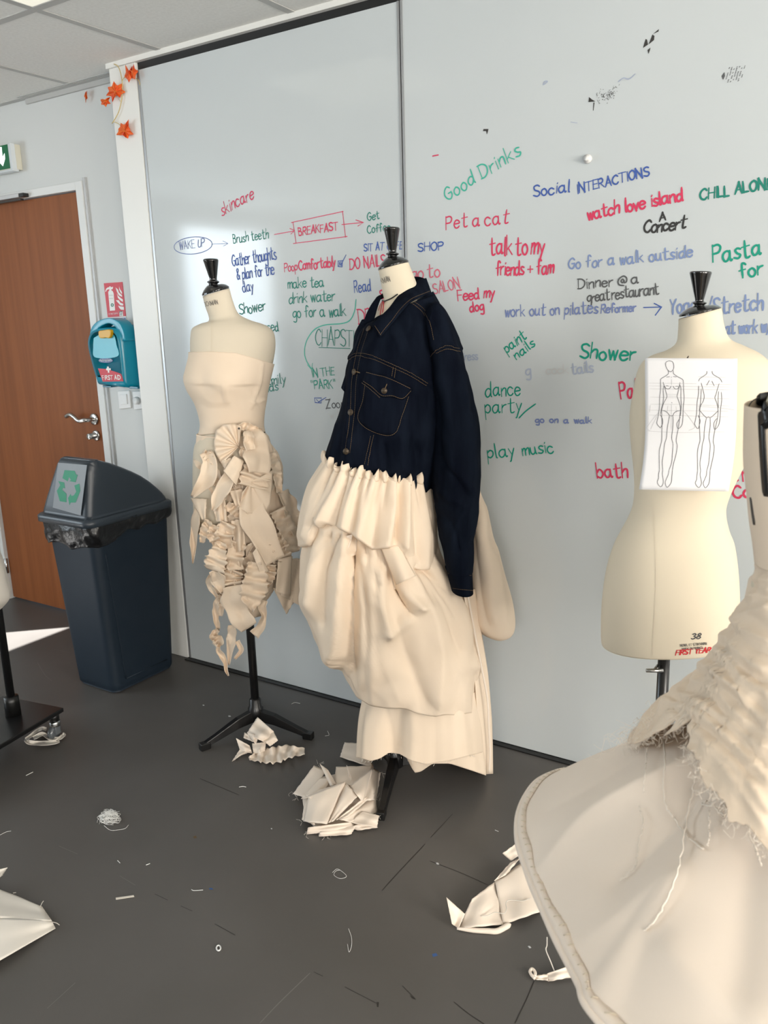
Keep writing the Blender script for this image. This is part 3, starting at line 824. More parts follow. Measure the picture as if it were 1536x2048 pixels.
dark = [[(430, 160), (465, 148), (510, 160), (530, 205), (525, 260), (490, 296), (450, 275), (422, 220), (420, 180), (430, 160)],
 [(450, 270), (456, 320), (420, 355), (358, 392), (350, 430), (352, 530), (338, 640), (335, 760), (318, 900), (300, 1000), (345, 1065)],
 [(522, 280), (530, 325), (580, 362), (648, 400), (662, 440), (664, 540), (672, 660), (660, 780), (655, 930), (640, 1025), (590, 1075), (572, 1010), (590, 970), (620, 920)],
 [(385, 440), (400, 490), (420, 560), (436, 620), (432, 650), (395, 720), (372, 790), (365, 850), (370, 1000), (368, 1120), (366, 1230), (350, 1300), (332, 1380), (332, 1520), (335, 1640)],
 [(615, 445), (605, 500), (590, 570), (575, 630), (585, 660), (612, 740), (622, 810), (610, 930), (590, 1080), (562, 1230), (578, 1310), (560, 1430), (530, 1540), (512, 1640)],
 [(402, 490), (420, 520), (450, 532), (478, 520), (492, 495)], [(522, 495), (540, 525), (568, 534), (592, 520), (604, 490)],
 [(370, 822), (420, 838), (455, 868), (475, 895), (515, 897), (535, 860), (575, 835), (618, 828)],
 [(472, 900), (455, 990), (440, 1080), (430, 1200), (405, 1280), (392, 1400), (372, 1530), (380, 1640)],
 [(518, 900), (522, 980), (515, 1080), (502, 1200), (520, 1290), (510, 1420), (500, 1540), (465, 1640)],
 [(335, 1640), (322, 1700), (322, 1750), (305, 1810), (350, 1868), (388, 1810), (374, 1700), (380, 1640)],
 [(465, 1640), (455, 1700), (430, 1760), (412, 1815), (440, 1875), (495, 1810), (505, 1720), (512, 1640)],
 [(345, 880), (375, 940), (378, 1000), (362, 1040), (345, 1065)], [(398, 490), (385, 540), (392, 640), (380, 730), (362, 800), (350, 870)], [(612, 480), (628, 520), (628, 640), (632, 760), (622, 900)],
 [(430, 370), (472, 365)], [(522, 362), (565, 368)], [(495, 370), (499, 372)], [(500, 718), (505, 722)], [(425, 490), (455, 492)], [(555, 494), (585, 495)],
 [(982, 290), (978, 325), (930, 362), (885, 392), (870, 425)], [(1053, 290), (1065, 330), (1120, 365), (1165, 395), (1188, 440)],
 [(905, 452), (922, 520), (945, 620), (935, 690), (898, 760), (885, 830), (880, 1000), (885, 1130), (888, 1240), (868, 1310), (853, 1400), (855, 1540), (855, 1650)],
 [(1150, 458), (1130, 520), (1108, 600), (1092, 655), (1120, 730), (1135, 830), (1125, 940), (1092, 1090), (1068, 1240), (1082, 1320), (1072, 1430), (1045, 1560), (1025, 1650)],
 [(885, 825), (930, 880), (978, 925), (1002, 915), (1028, 925), (1085, 880), (1135, 830)],
 [(975, 930), (958, 1020), (945, 1120), (942, 1210), (920, 1290), (910, 1400), (888, 1540), (897, 1650)], [(1026, 930), (1028, 1020), (1020, 1100), (1010, 1200), (1028, 1300), (1018, 1430), (1008, 1540), (980, 1650)],
 [(855, 1650), (845, 1720), (842, 1770), (824, 1820), (870, 1878), (908, 1820), (890, 1710), (897, 1650)], [(980, 1650), (975, 1710), (950, 1770), (932, 1825), (962, 1882), (1010, 1820), (1022, 1720), (1025, 1650)],
 [(870, 490), (868, 600), (848, 720), (842, 860), (825, 960), (816, 1015), (860, 1075), (886, 1000), (888, 950), (862, 890)], [(905, 530), (900, 640), (892, 740), (878, 830)],
 [(1142, 565), (1135, 690), (1140, 790)], [(1178, 575), (1185, 680), (1170, 800), (1160, 940), (1140, 1030), (1090, 1085), (1076, 1015), (1092, 970), (1120, 935)], [(1015, 415), (980, 480)], [(1050, 425), (1082, 490)]]
light = [[(190, 452), (840, 460)], [(190, 490), (1290, 505)], [(195, 530), (1300, 545)], [(205, 642), (1290, 668)], [(210, 740), (700, 745), (1285, 765)], [(190, 820), (1270, 838)], [(190, 888), (1270, 912)], [(860, 365), (1240, 376)],
 [(960, 470), (1320, 470)], [(170, 1105), (600, 1128), (1220, 1118)], [(850, 770), (1100, 785), (1380, 820)], [(325, 850), (240, 950), (165, 1060), (205, 1105)], [(660, 830), (740, 920), (815, 1050), (730, 1100)], [(300, 900), (215, 1080)],
 [(440, 605), (575, 607)], [(440, 630), (575, 632)], [(450, 760), (440, 860)], [(500, 740), (495, 1090)], [(560, 770), (570, 860)], [(500, 400), (502, 480)], [(210, 750), (200, 850)]]
for grp, ink, w, nm in ((dark, 'pencil', .0011, 'figure_drawing'), (light, 'pencil_light', .0007, 'guide_line')):
    b = MB()
    for L in grp:
        P = np.array(Z(L)); P = crom(P, max(6, 5 * len(P))) if len(P) > 2 else crom_lin(P, 12)
        Q = []
        for x, y in P:
            u, v = uv_of(x, y); Q.append(paper_pt(u, v, .0007))
        b.ribbon(np.array(Q), -pl3[1], w)
    b.build(nm, ink, sheet, smooth=False)
pn = MB(); P = [onplane(1374, 716, pl3, .123), onplane(1377, 712, pl3, .13), onplane(1373, 724, pl3, .133)]
pn.tube(P, .0008, 6); tag(pn.build('pin', 'brass'), 'thin pin holding the top edge of the sketch sheet', 'pin')
# ---------------------------------------------------------------- cloth helpers
def pw(pts):
    P = np.array(pts, float)
    return lambda x: np.interp(x, P[:, 0], P[:, 1])
def clip_rows(G, top=None, bot=None, m=None):
    """re-sample every column of a loft between two hem lines given as y(x) in the photograph"""
    m0, n, _ = G.shape; m = m or m0
    pxy = proj(G.reshape(-1, 3)).reshape(m0, n, 2); t0 = np.linspace(0, 1, m0)
    out = np.zeros((m, n, 3))
    for j in range(n):
        y = np.maximum.accumulate(pxy[:, j, 1] + np.arange(m0) * 1e-6); x = pxy[:, j, 0]
        a, b = 0.0, 1.0
        if top is not None:
            for _ in range(4): a = np.interp(top(np.interp(a, t0, x)), y, t0)
        if bot is not None:
            for _ in range(4): b = np.interp(bot(np.interp(b, t0, x)), y, t0)
        t = np.linspace(a, max(b, a + 1e-3), m)
        for k in range(3): out[:, j, k] = np.interp(t, t0, G[:, j, k])
    return out
def normals(G, wrap=True):
    du = (np.roll(G, -1, 1) - np.roll(G, 1, 1)) if wrap else np.gradient(G, axis=1)
    dv = np.gradient(G, axis=0)
    N = np.cross(du, dv); N /= np.linalg.norm(N, axis=2)[..., None] + 1e-9
    return N
_nz = np.random.default_rng(11)
_PH = _nz.uniform(0, 6.28, (24,)); _KV = _nz.normal(0, 1, (24, 3))
def wob(P, scale):
    """smooth noise in about -1..1"""
    P = np.asarray(P) * scale
    return sum(np.sin(P @ _KV[i] + _PH[i]) for i in range(12)) / 3.5
def crumple(G, amp, scale, wrap=True):
    N = normals(G, wrap)
    a = wob(G, scale); c = wob(G + 3.1, scale * 2.3)
    d = amp * (np.abs(a) * -1.2 + .5 * np.abs(c))
    return G + N * d[..., None]
def hem_fray(name, line, parent, mat_='thread_white', n=40, ln=.012, r=.00045, seed=1):
    q = np.random.default_rng(seed); b = MB(); L = crom(np.array(line), n)
    for p in L:
        p = p + q.normal(0, .002, 3); d = q.normal(0, .45, 3) + V3((0, 0, -.7)); d /= np.linalg.norm(d)
        l = ln * q.uniform(.3, 1.2); k = q.normal(0, .25, 3) * l
        b.tube([p, p + d * l * .5 + k * .5, p + d * l + k], r, 4)
    o = b.build(name, mat_, parent, smooth=False); o['kind'] = 'stuff'; return o

# ---------------------------------------------------------------- ruffled strip skirt and its muslin bodice on the first form
dress = thing('ruffled_dress', 'strapless cream muslin bodice with a skirt of gathered raw-edged strips, beside the dark bin', 'dress', (M1[0], M1[1], .55))
Gb = vloft([r if r[1] > 670 else r for r in rows1], pl1, 90, 120, 2.15, fn=bust1)
C_ = Gb.mean(1, keepdims=True)
dv = Gb - C_; Gb = Gb + dv / np.linalg.norm(dv, axis=2)[..., None] * .005
Gb = clip_rows(Gb, pw([(370, 704), (425, 703), (472, 706), (508, 716), (530, 723), (555, 730)]), pw([(380, 872), (440, 866), (530, 864)]), 70)
pxb = proj(Gb.reshape(-1, 3))
dd = ridge_field(pxb, [([(446, 771), (449, 785), (453, 803)], .006, 2.2, 3.5), ([(525, 728), (520, 765), (509, 798), (503, 815)], .006, 3, 2.2),
                       ([(395, 770), (415, 800), (445, 806)], .002, 9, 9), ([(404, 760), (420, 775), (440, 790)], -.0015, 8, 8), ([(385, 790), (415, 815), (450, 815)], -.002, 8, 8),
                       ([(505, 775), (512, 800), (523, 818)], -.003, 5, 5), ([(503, 803), (512, 806), (528, 800)], .004, 3, 3)]).reshape(Gb.shape[:2])
Nb = normals(Gb); sgn = np.sign(((Gb - Gb.mean(1, keepdims=True)) * Nb).sum(2, keepdims=True))
Gb = Gb + Nb * sgn * dd[..., None]
loft_obj('bodice', Gb, 'muslin', dress, solid=.0012)
AX1 = pw([(840, 468), (900, 470), (1000, 480), (1100, 494), (1200, 500), (1350, 505)])
RR1 = pw([(840, .105), (880, .125), (950, .158), (1050, .172), (1130, .165), (1200, .125), (1260, .085), (1350, .06)])
def skirt_pt(x, y, off=0.0):
    c = AX1(y); R = RR1(y); dx = (x - c) / FPX * 2.72
    f = math.sqrt(max(1 - (dx / R) ** 2, 0)) if abs(dx) < R else -.6 * (abs(dx) / R - 1)
    return onplane(x, y, pl1, .72 * R * f + off)
def ruffle(name, path, wl, wr, off=.012, amp=.006, waves=3.0, curl=.004, phase=0.0, parent=None, pt=skirt_pt, k=30, nq=11, mat_='muslin', edge=.10, gather=.5, thick=.0012, twist=0.0):
    """strip of cloth gathered along its middle: path and widths as seen in the photograph"""
    P = crom(np.array(path, float), k); T = np.gradient(P, axis=0); T /= np.linalg.norm(T, axis=1)[:, None] + 1e-9
    Sd = np.stack([-T[:, 1], T[:, 0]], 1)        # to the walker's left-hand side of the picture
    lin = lambda a: np.interp(np.linspace(0, 1, k), np.linspace(0, 1, len(a)), a)
    wl = lin(wl) if np.ndim(wl) else np.full(k, wl)
    wr = lin(wr) if np.ndim(wr) else np.full(k, wr)
    of = crom(np.array(off, float)[:, None], k)[:, 0] if np.ndim(off) else np.full(k, off)
    G = np.zeros((k, nq, 3)); q = np.linspace(-1, 1, nq)
    sd = np.random.default_rng(int(abs(P.sum())) % 9999); ph2 = sd.uniform(0, 6)
    for i in range(k):
        t = i / (k - 1)
        for j, a in enumerate(q):
            w = wl[i] if a < 0 else wr[i]
            s = math.sin(2 * math.pi * waves * t + phase + (1.1 if a > 0 else 0) + .5 * a)
            s2 = math.sin(2 * math.pi * waves * 1.7 * t + ph2 + a)
            pr = gather + (1 - gather) * abs(a)
            x, y = P[i] + Sd[i] * (a * w * (1 + edge * s2 * abs(a))) + T[i] * (edge * 18 * s * a * abs(a)) * (w / 25)
            G[i, j] = pt(x, y, of[i] + 1.25 * amp * s * pr * (1 if waves else 0) + .5 * amp * s2 * pr + 2.6 * curl * a * a + twist * a)
    return MB().grid(G).build(name, mat_, parent, solid=thick)
def patch(name, quad, off, parent, pt=skirt_pt, bend=.006, amp=.003, waves=1.3, k=16, mat_='muslin', thick=.0012, rag=0.6):
    """cloth between four traced corners: off gives the depth at each corner"""
    Q = np.array(quad, float); O = np.broadcast_to(np.asarray(off, float), (4,)); G = np.zeros((k, k, 3))
    sd = np.random.default_rng(int(Q.sum()) % 9973); ph = sd.uniform(0, 6.3, 3)
    for i, v in enumerate(np.linspace(0, 1, k)):
        for j, u in enumerate(np.linspace(0, 1, k)):
            p = (Q[0] * (1 - u) + Q[1] * u) * (1 - v) + (Q[3] * (1 - u) + Q[2] * u) * v
            o = (O[0] * (1 - u) + O[1] * u) * (1 - v) + (O[3] * (1 - u) + O[2] * u) * v
            o += bend * 4 * u * (1 - u) * (.4 + .6 * v) + amp * math.sin(2 * math.pi * waves * u + ph[0] + 2 * v) * (.3 + v) + .5 * amp * math.sin(9 * v + ph[1])
            e = rag * (math.sin(17 * u + 23 * v + ph[2]) + math.sin(31 * v - 19 * u)) * (1 if i in (0, k - 1) or j in (0, k - 1) else .3)
            G[i, j] = pt(p[0] + e * .5, p[1] + e * .6, o)
    return MB().grid(G).build(name, mat_, parent, solid=thick)
def fan(name, c, outer, off_c, off_o, pleats, amp, parent, pt=skirt_pt, n=70, k=14, mat_='muslin'):
    O = crom_lin(np.array(outer, float), n); G = np.zeros((k, n, 3))
    for i, r in enumerate(np.linspace(.04, 1, k)):
        for j in range(n):
            t = j / (n - 1); p = V3(c) * (1 - r) + O[j] * r
            s = math.sin(2 * math.pi * pleats * t + .8 * math.sin(7 * t)); s = math.copysign(abs(s) ** .7, s)
            G[i, j] = pt(p[0], p[1], off_c + (off_o - off_c) * r + amp * s * (r * .9 + .15) * (1.15 - .4 * r) + .004 * math.sin(math.pi * r))
    return MB().grid(G).build(name, mat_, parent, solid=.0012)
# lining under the strips
Gu = vloft([(400, 868, 527, 866, .088), (396, 900, 545, 898, .105), (400, 950, 558, 948, .118), (408, 1000, 566, 1000, .125), (420, 1060, 572, 1060, .12), (432, 1120, 572, 1120, .11), (444, 1180, 540, 1180, .08), (456, 1222, 518, 1222, .055)], pl1, 60, 120)
loft_obj('lining', crumple(Gu, .012, 26), 'muslin', dress, solid=.001)
q_ = np.random.default_rng(23)
for i in range(20):      # the mass of small gathered strips beneath the larger ones
    y = q_.uniform(925, 1185); w_ = np.interp(y, [925, 1000, 1100, 1185], [62, 82, 86, 52])
    x = AX1(y) + q_.uniform(-1, 1) * w_ - 2
    a = q_.uniform(-.9, .9); L = q_.uniform(26, 40); d = np.array([math.sin(a), math.cos(a)]) * L
    w = q_.uniform(15, 22)
    ruffle('ruffle', [(x - d[0], y - d[1]), (x + q_.normal(0, 3), y), (x + d[0], y + d[1])], [w * .6, w, w * .8], [w * .8, w, w * .5], q_.uniform(.0, .008), .007, q_.uniform(.8, 1.7), .008, q_.uniform(0, 6), dress, k=22, nq=9)
skirt_near = lambda x, y, o=0.0: skirt_pt(x, y, o * 1.5 + .020)
R = lambda *a, **k: ruffle('ruffle', *a, parent=dress, pt=skirt_near, **k)
Pq = lambda *a, **k: patch('ruffle', *a, dress, pt=skirt_near, **k)
R([(545, 905), (553, 930), (556, 955), (560, 985)], [6, 9, 8, 5], [8, 11, 9, 6], .0, .006, 4)
R([(560, 985), (572, 1010), (580, 1040), (590, 1070)], [16, 22, 22, 14], [4, 6, 8, 4], .0, .006, 2)
R([(553, 1020), (566, 1045), (578, 1075), (585, 1105)], [18, 20, 20, 16], [14, 15, 14, 12], .004, .008, 4.5, gather=.3)
R([(545, 1070), (560, 1095), (572, 1120)], [14, 18, 14], [14, 16, 14], .004, .007, 4, gather=.3)
Pq([(557, 1114), (607, 1118), (608, 1216), (560, 1190)], (.006, -.004, .0, .01), waves=1.6, amp=.005)
Pq([(556, 1118), (584, 1112), (581, 1192), (551, 1184)], (.012, .012, .02, .018))
Pq([(546, 1176), (592, 1182), (588, 1203), (573, 1229)], (.0, .0, .002, .006))
R([(400, 1012), (391, 1045), (388, 1085), (386, 1127)], [3, 8, 6, 1], [9, 9, 8, 1.5], .0, .004, 1.4)
R([(418, 1040), (408, 1062), (402, 1085)], [8, 12, 6], [8, 9, 3], .004, .007, 3)
Pq([(381, 996), (413, 998), (412, 1036), (404, 1040)], (.006, .01, .012, .012))
R([(410, 904), (419, 930), (409, 962), (384, 994)], [12, 17, 18, 4], [11, 15, 16, 4], [.0, .014, .018, .010], .007, 1.2, twist=.006)
R([(405, 905), (416, 912), (428, 925)], [7, 9, 6], [7, 9, 6], .004, .006, 3.2)
Pq([(426, 1017), (449, 994), (457, 1043), (433, 1043)], (.006, .008, .012, .012), amp=.005, waves=2)
R([(462, 950), (444, 978), (433, 1000), (425, 1021)], [13, 15, 13, 2], [12, 15, 11, 2], [.012, .018, .02, .014], .004, 1.0, twist=-.008)
Pq([(458, 981), (486, 978), (486, 1000), (476, 1024)], (.008, .008, .012, .016), waves=2)
R([(452, 1010), (470, 1022), (492, 1035)], [9, 12, 9], [8, 11, 8], .006, .008, 2.4)
R([(455, 1045), (447, 1070), (452, 1098)], [16, 20, 14], [14, 18, 12], .006, .008, 2.4)
Pq([(462, 1042), (486, 1036), (492, 1100), (470, 1106)], (.004, .006, .012, .008), amp=.006)
R([(430, 1050), (425, 1070), (434, 1088)], [9, 13, 9], [9, 12, 8], .006, .007, 3)
R([(444, 1084), (440, 1100), (434, 1122), (428, 1142)], [9, 13, 20, 20], [11, 17, 25, 19], [.014, .020, .022, .022], .008, 3.6, gather=.35, edge=.12)
R([(428, 1140), (436, 1160), (446, 1186)], [3, 14, 3], [10, 16, 4], .012, .004, 1)
R([(430, 1142), (438, 1160), (446, 1184)], [4, 14, 4], [8, 16, 5], .012, .004, 1)
R([(478, 1085), (470, 1110), (472, 1140)], [16, 18, 14], [14, 18, 16], .004, .007, 2)
R([(470, 1140), (466, 1155), (470, 1172)], [16, 20, 14], [18, 20, 16], .004, .007, 2.6)
R([(420, 1150), (417, 1165), (424, 1180), (436, 1195)], [3, 5, 5, 3], [3, 6, 5, 3], -.004, .004, 1.5)
# long raw-edged strips in front
R([(500, 1006), (511, 1040), (527, 1075), (552, 1121)], [27, 29, 27, 22], [26, 29, 27, 23], [.014, .02, .022, .024], .004, .8, gather=.9)
R([(463, 1172), (468, 1198), (478, 1226), (496, 1257)], [21, 25, 22, 19], [18, 26, 24, 17], [.012, .02, .02, .016], .005, 1.3, gather=.9)
R([(506, 1122), (508, 1145), (508, 1170), (506, 1196), (505, 1224)], [11, 24, 30, 22, 1], [10, 17, 25, 27, 1], [.022, .032, .034, .032, .026], .008, 4.6, gather=.35, edge=.12)
Pq([(505, 1106), (513, 1096), (538, 1142), (522, 1152)], (.032, .034, .036, .036), bend=.006, amp=.001, rag=.2)
R([(540, 1128), (538, 1150), (528, 1175)], [12, 14, 8], [12, 14, 8], .006, .008, 3.4)
# drape and gathered panel from the waist
R([(514, 934), (508, 955), (504, 975)], [27, 33, 30], [25, 28, 26], [.014, .016, .014], .006, 2.2, gather=.5, phase=1)
fan('ruffle', (501, 964), [(545, 940), (545, 962), (543, 985), (540, 1008), (530, 1024), (512, 1029), (495, 1026), (478, 1016), (482, 1000), (484, 985)], .040, .054, 3.2, .009, dress, pt=skirt_pt)
R([(500, 857), (512, 880), (518, 910), (516, 945)], [14, 20, 24, 22], [13, 26, 30, 20], [.006, .02, .028, .02], .008, 1.1, gather=.8)
R([(497, 862), (497, 880), (500, 900)], [9, 12, 10], [9, 11, 8], [.02, .026, .026], .006, 1)
Pq([(468, 911), (488, 922), (473, 971), (447, 942)], (.03, .026, .034, .034), amp=.002)
Pq([(441, 925), (462, 915), (468, 925), (450, 940)], (.016, .024, .022, .018))
fan('rosette', (477, 893), [(484, 853), (470, 848), (447, 849), (432, 861), (430, 872), (428, 884), (429, 900), (434, 912), (440, 924), (455, 921)], .034, .046, 5.6, .009, dress)
fan('rosette', (482, 897), [(480, 893), (490, 894), (498, 900), (494, 908), (489, 918), (480, 912), (477, 903)], .04, .042, 2.5, .005, dress, n=40)
R([(478, 856), (492, 852), (510, 860), (524, 862)], [6, 8, 8, 5], [6, 9, 10, 5], .012, .005, 3)
for x, y in ((478, 857), (500, 896)):
    b = MB(); p = skirt_pt(x, y, .052); b.lathe([(.0001, .003), (.003, .002), (.004, 0), (.003, -.002), (.0001, -.003)], p, (0, -1, 0), 10); b.build('pin_head', 'dark_steel', dress)
# dangling tails
R([(441, 1190), (434, 1205), (431, 1230), (436, 1258)], [3, 6, 6, 5], [3, 7, 6, 4], .0, .004, 2.6)
R([(436, 1258), (428, 1272), (438, 1282), (430, 1292)], [4, 8, 10, 7], [4, 9, 12, 8], .004, .009, 3.4)
R([(438, 1288), (436, 1302), (445, 1312), (450, 1325), (452, 1340), (457, 1352)], [3, 5, 6, 4, 4, 1], [3, 4, 7, 4, 3, 1], .0, .004, 1.5)
R([(440, 1195), (444, 1210), (441, 1232)], [4, 6, 4], [4, 7, 4], .0, .004, 2)
R([(463, 1250), (464, 1268), (462, 1290), (458, 1330)], [6, 9, 8, 1], [7, 10, 10, 2], .0, .005, 1.6)
R([(474, 1282), (483, 1300), (470, 1318)], [5, 4, 2], [5, 6, 3], .004, .003, 1)
R([(529, 1200), (524, 1215), (528, 1232), (522, 1252), (508, 1270)], [6, 9, 5, 8, 12], [6, 8, 5, 8, 10], .0, .006, 1.6)

# ---------------------------------------------------------------- tiered skirt on the second form
sk = thing('tiered_skirt', 'long cream muslin skirt of puffed gathered tiers under the denim jacket', 'skirt', (M2[0], M2[1], .1))
pl2s = axis_plane(M2)
def gathers(n, amp, depth, seed=0, tail=.25):
    q = np.random.default_rng(seed); k = q.integers(0, 5, 1)[0]
    ph = q.uniform(0, 6.28, 4)
    def fn(G, N, th, v):
        t = th / (2 * np.pi) * n
        w = np.sin(2 * np.pi * (t + .25 * np.sin(th * 3 + ph[0]))) + .45 * np.sin(2 * np.pi * (1.7 * t) + ph[1])
        a = amp * (np.exp(-(v / depth)) * .6 + tail)
        w2 = np.sin(th * n * .45 + ph[2]) + .5 * np.sin(th * n * .8 + ph[3])
        d = a[:, None] * w[None] + amp * .9 * np.minimum(v / .3, 1)[:, None] * w2[None] * tail * 1.6
        return G + N * d[..., None]
    return fn
# third tier first (innermost)
T3 = [(742, 1370, 948, 1370, .12), (727, 1420, 958, 1410, .135), (721, 1460, 964, 1450, .145), (719, 1495, 967, 1490, .15), (717, 1535, 970, 1530, .155)]
r3 = [([(765, 1400), (772, 1450), (778, 1510)], -.014, 12, 18), ([(740, 1400), (735, 1520)], .010, 14, 14), ([(825, 1410), (828, 1470), (822, 1530)], .014, 22, 22), ([(800, 1410), (795, 1500)], -.010, 12, 12), ([(900, 1420), (905, 1520)], .012, 25, 25), ([(868, 1420), (870, 1520)], -.008, 14, 14)]
G = vloft(T3, pl2s, 50, 140, 2.2, r3, gathers(9, .006, .6, 1, .5), gain=1.5)
G = clip_rows(G, None, pw([(700, 1512), (722, 1516), (742, 1522), (760, 1517), (778, 1505), (800, 1508), (822, 1521), (850, 1529), (900, 1521), (972, 1503)]), 50)
loft_obj('lower_tier', G, 'muslin', sk, solid=.0014)
G3 = G
G = vloft([(760, 1440, 955, 1440, .11), (790, 1500, 972, 1500, .12), (800, 1560, 976, 1560, .12)], pl2s, 24, 100, 2.2, (), gathers(7, .006, .6, 5, .6))
G = clip_rows(G, None, pw([(780, 1500), (815, 1512), (828, 1546), (842, 1543), (865, 1527), (900, 1527), (940, 1540), (978, 1553)]), 24)
loft_obj('underskirt', G, 'muslin', sk, solid=.0014)
# side panel with the seam
def ps(off): return lambda x, y, o=0.0: onplane(x, y, pl2s, off + o)
ruffle('side_panel', [(938, 1180), (950, 1260), (962, 1350), (970, 1440), (975, 1548)], [12, 12, 14, 14, 11], [12, 12, 14, 15, 11], [.06, .05, .04, .03, .02], .004, 1.2, .0, parent=sk, pt=ps(.0), k=40, edge=.02, gather=1, twist=.02)
P = [onplane(x, y, pl2s, o + .003) for x, y, o in ((935, 1185, .07), (948, 1260, .062), (962, 1330, .056), (975, 1400, .05), (977, 1450, .044), (980, 1500, .04), (978, 1546, .034))]
b = MB(); b.ribbon(crom(P, 40), -pl2s[1], .006); b.build('side_seam', 'muslin_pale', sk, solid=.002)
# train
TR = [(938, 972, 957, 968, .03), (938, 1010, 966, 1012, .05), (936, 1070, 982, 1075, .08), (934, 1130, 1000, 1130, .10), (934, 1190, 1015, 1185, .115), (938, 1235, 1023, 1228, .115), (955, 1258, 1022, 1252, .09), (985, 1269, 1012, 1264, .04), (996, 1270, 1004, 1268, .005)]
G = vloft(TR, pl2s, 50, 100, 2.0, [([(962, 1020), (975, 1120), (985, 1230)], .012, 14, 18), ([(950, 1080), (960, 1180), (975, 1250)], -.01, 10, 12), ([(985, 1100), (1003, 1200), (1008, 1255)], .008, 12, 12)], None, off=-.05)
loft_obj('train', crumple(G, .004, 14), 'muslin', sk, (True, True), solid=.0014)
# second tier
T2 = [(640, 985, 862, 1030, .12), (628, 1020, 868, 1068, .135), (616, 1055, 876, 1112, .15), (608, 1100, 897, 1155, .168), (606, 1150, 917, 1190, .178), (610, 1205, 932, 1235, .183), (636, 1262, 941, 1290, .18), (668, 1306, 947, 1340, .172), (694, 1350, 950, 1385, .16), (718, 1392, 949, 1415, .15), (740, 1430, 946, 1445, .14)]
r2 = [([(662, 1062), (640, 1130), (628, 1205)], .020, 18, 22), ([(640, 1060), (618, 1110), (612, 1180)], -.010, 8, 12), ([(700, 1072), (690, 1170), (683, 1310)], .034, 34, 7), ([(668, 1075), (656, 1150), (650, 1240)], -.016, 12, 14),
      ([(705, 1110), (700, 1200), (698, 1330)], -.022, 6, 16), ([(742, 1100), (742, 1230), (746, 1400)], .010, 9, 16), ([(727, 1110), (722, 1240), (725, 1370)], .010, 10, 14), ([(762, 1140), (768, 1200), (781, 1262)], .026, 12, 9),
      ([(835, 1205), (808, 1240), (781, 1264)], .014, 8, 12), ([(782, 1150), (800, 1195), (818, 1222)], -.020, 8, 10), ([(800, 1170), (822, 1195), (838, 1208)], .012, 8, 8), ([(812, 1120), (856, 1210), (878, 1300), (872, 1395)], .018, 20, 30),
      ([(868, 1130), (912, 1210), (940, 1330)], .014, 16, 22), ([(838, 1140), (880, 1210), (915, 1300)], -.010, 12, 12), ([(800, 1270), (820, 1330), (850, 1400)], -.010, 25, 25), ([(760, 1270), (770, 1330), (800, 1400)], .008, 20, 25)]
for a, b_, c_, h_ in (((712, 1072), (703, 1110), (690, 1150), .02), ((726, 1085), (735, 1120), (742, 1160), .02), ((737, 1090), (745, 1130), (752, 1175), .02), ((752, 1098), (756, 1140), (752, 1190), .016), ((690, 1066), (670, 1100), (655, 1135), .016), ((672, 1062), (650, 1095), (640, 1120), .012),
                      ((825, 1136), (845, 1165), (862, 1205), .014), ((838, 1140), (855, 1150), (885, 1180), .014), ((850, 1142), (868, 1172), (905, 1230), .012), ((762, 1165), (772, 1210), (790, 1250), .012), ((725, 1130), (735, 1240), (740, 1340), .008)):
    r2.append(([a, b_, c_], -h_, 3.5, 5.0, (1.0, .2)))
G = vloft(T2, pl2s, 90, 200, 2.1, r2, gathers(13, .009, .22, 3, .16), gain=1.6)
G = clip_rows(G, None, pw([(600, 1200), (640, 1272), (668, 1306), (683, 1322), (690, 1330), (705, 1372), (722, 1398), (740, 1411), (770, 1414), (800, 1416), (840, 1427), (872, 1433), (910, 1430), (950, 1424)]), 90)
loft_obj('middle_tier', crumple(G, .004, 20), 'muslin', sk, solid=.0014)
G2t = G
# pleated insert peeping out under the upper tier
pt2 = lambda x, y, o=0.0: onplane(x, y, pl2s, .165 + o)
patch('pleat', [(762, 1096), (797, 1090), (832, 1152), (792, 1170)], (.0, .0, .012, .018), sk, pt=pt2, bend=.020, amp=.003, waves=1.0, rag=.1)
patch('pleat', [(690, 1072), (706, 1068), (700, 1090), (683, 1118)], (.0, .0, .004, .006), sk, pt=pt2, bend=.006, rag=.1, mat_='muslin_pale')
# upper tier
T1 = [(650, 914, 863, 946, .163), (646, 923, 864, 957, .166), (632, 944, 867, 975, .168), (618, 968, 870, 1000, .166), (608, 1005, 872, 1040, .173), (601, 1050, 873, 1085, .174), (598, 1100, 873, 1145, .170), (604, 1115, 868, 1160, .15)]
r1 = [([(664, 925), (632, 985), (612, 1070)], .020, 14, 18), ([(650, 960), (625, 1010), (606, 1080)], -.008, 8, 8), ([(690, 930), (668, 980), (644, 1042)], .024, 16, 14), ([(676, 940), (650, 1000), (630, 1050)], -.018, 9, 9),
      ([(722, 930), (702, 985), (688, 1062)], .024, 15, 16), ([(706, 935), (685, 990), (668, 1050)], -.018, 8, 9), ([(752, 938), (732, 1000), (716, 1078)], .024, 14, 16), ([(738, 940), (716, 1000), (702, 1070)], -.016, 7, 8),
      ([(792, 942), (787, 1010), (772, 1092)], .024, 18, 9), ([(770, 945), (756, 1010), (745, 1090)], -.014, 9, 9), ([(800, 945), (798, 1010), (790, 1080)], -.022, 6, 6), ([(818, 950), (812, 1010), (806, 1090)], .024, 10, 12),
      ([(828, 955), (830, 1030), (836, 1120)], -.014, 6, 9), ([(842, 958), (852, 1040), (848, 1130)], .016, 12, 14)]
r1 = [(a[0], a[1], a[2], a[3], (.25, 1.0)) for a in r1]
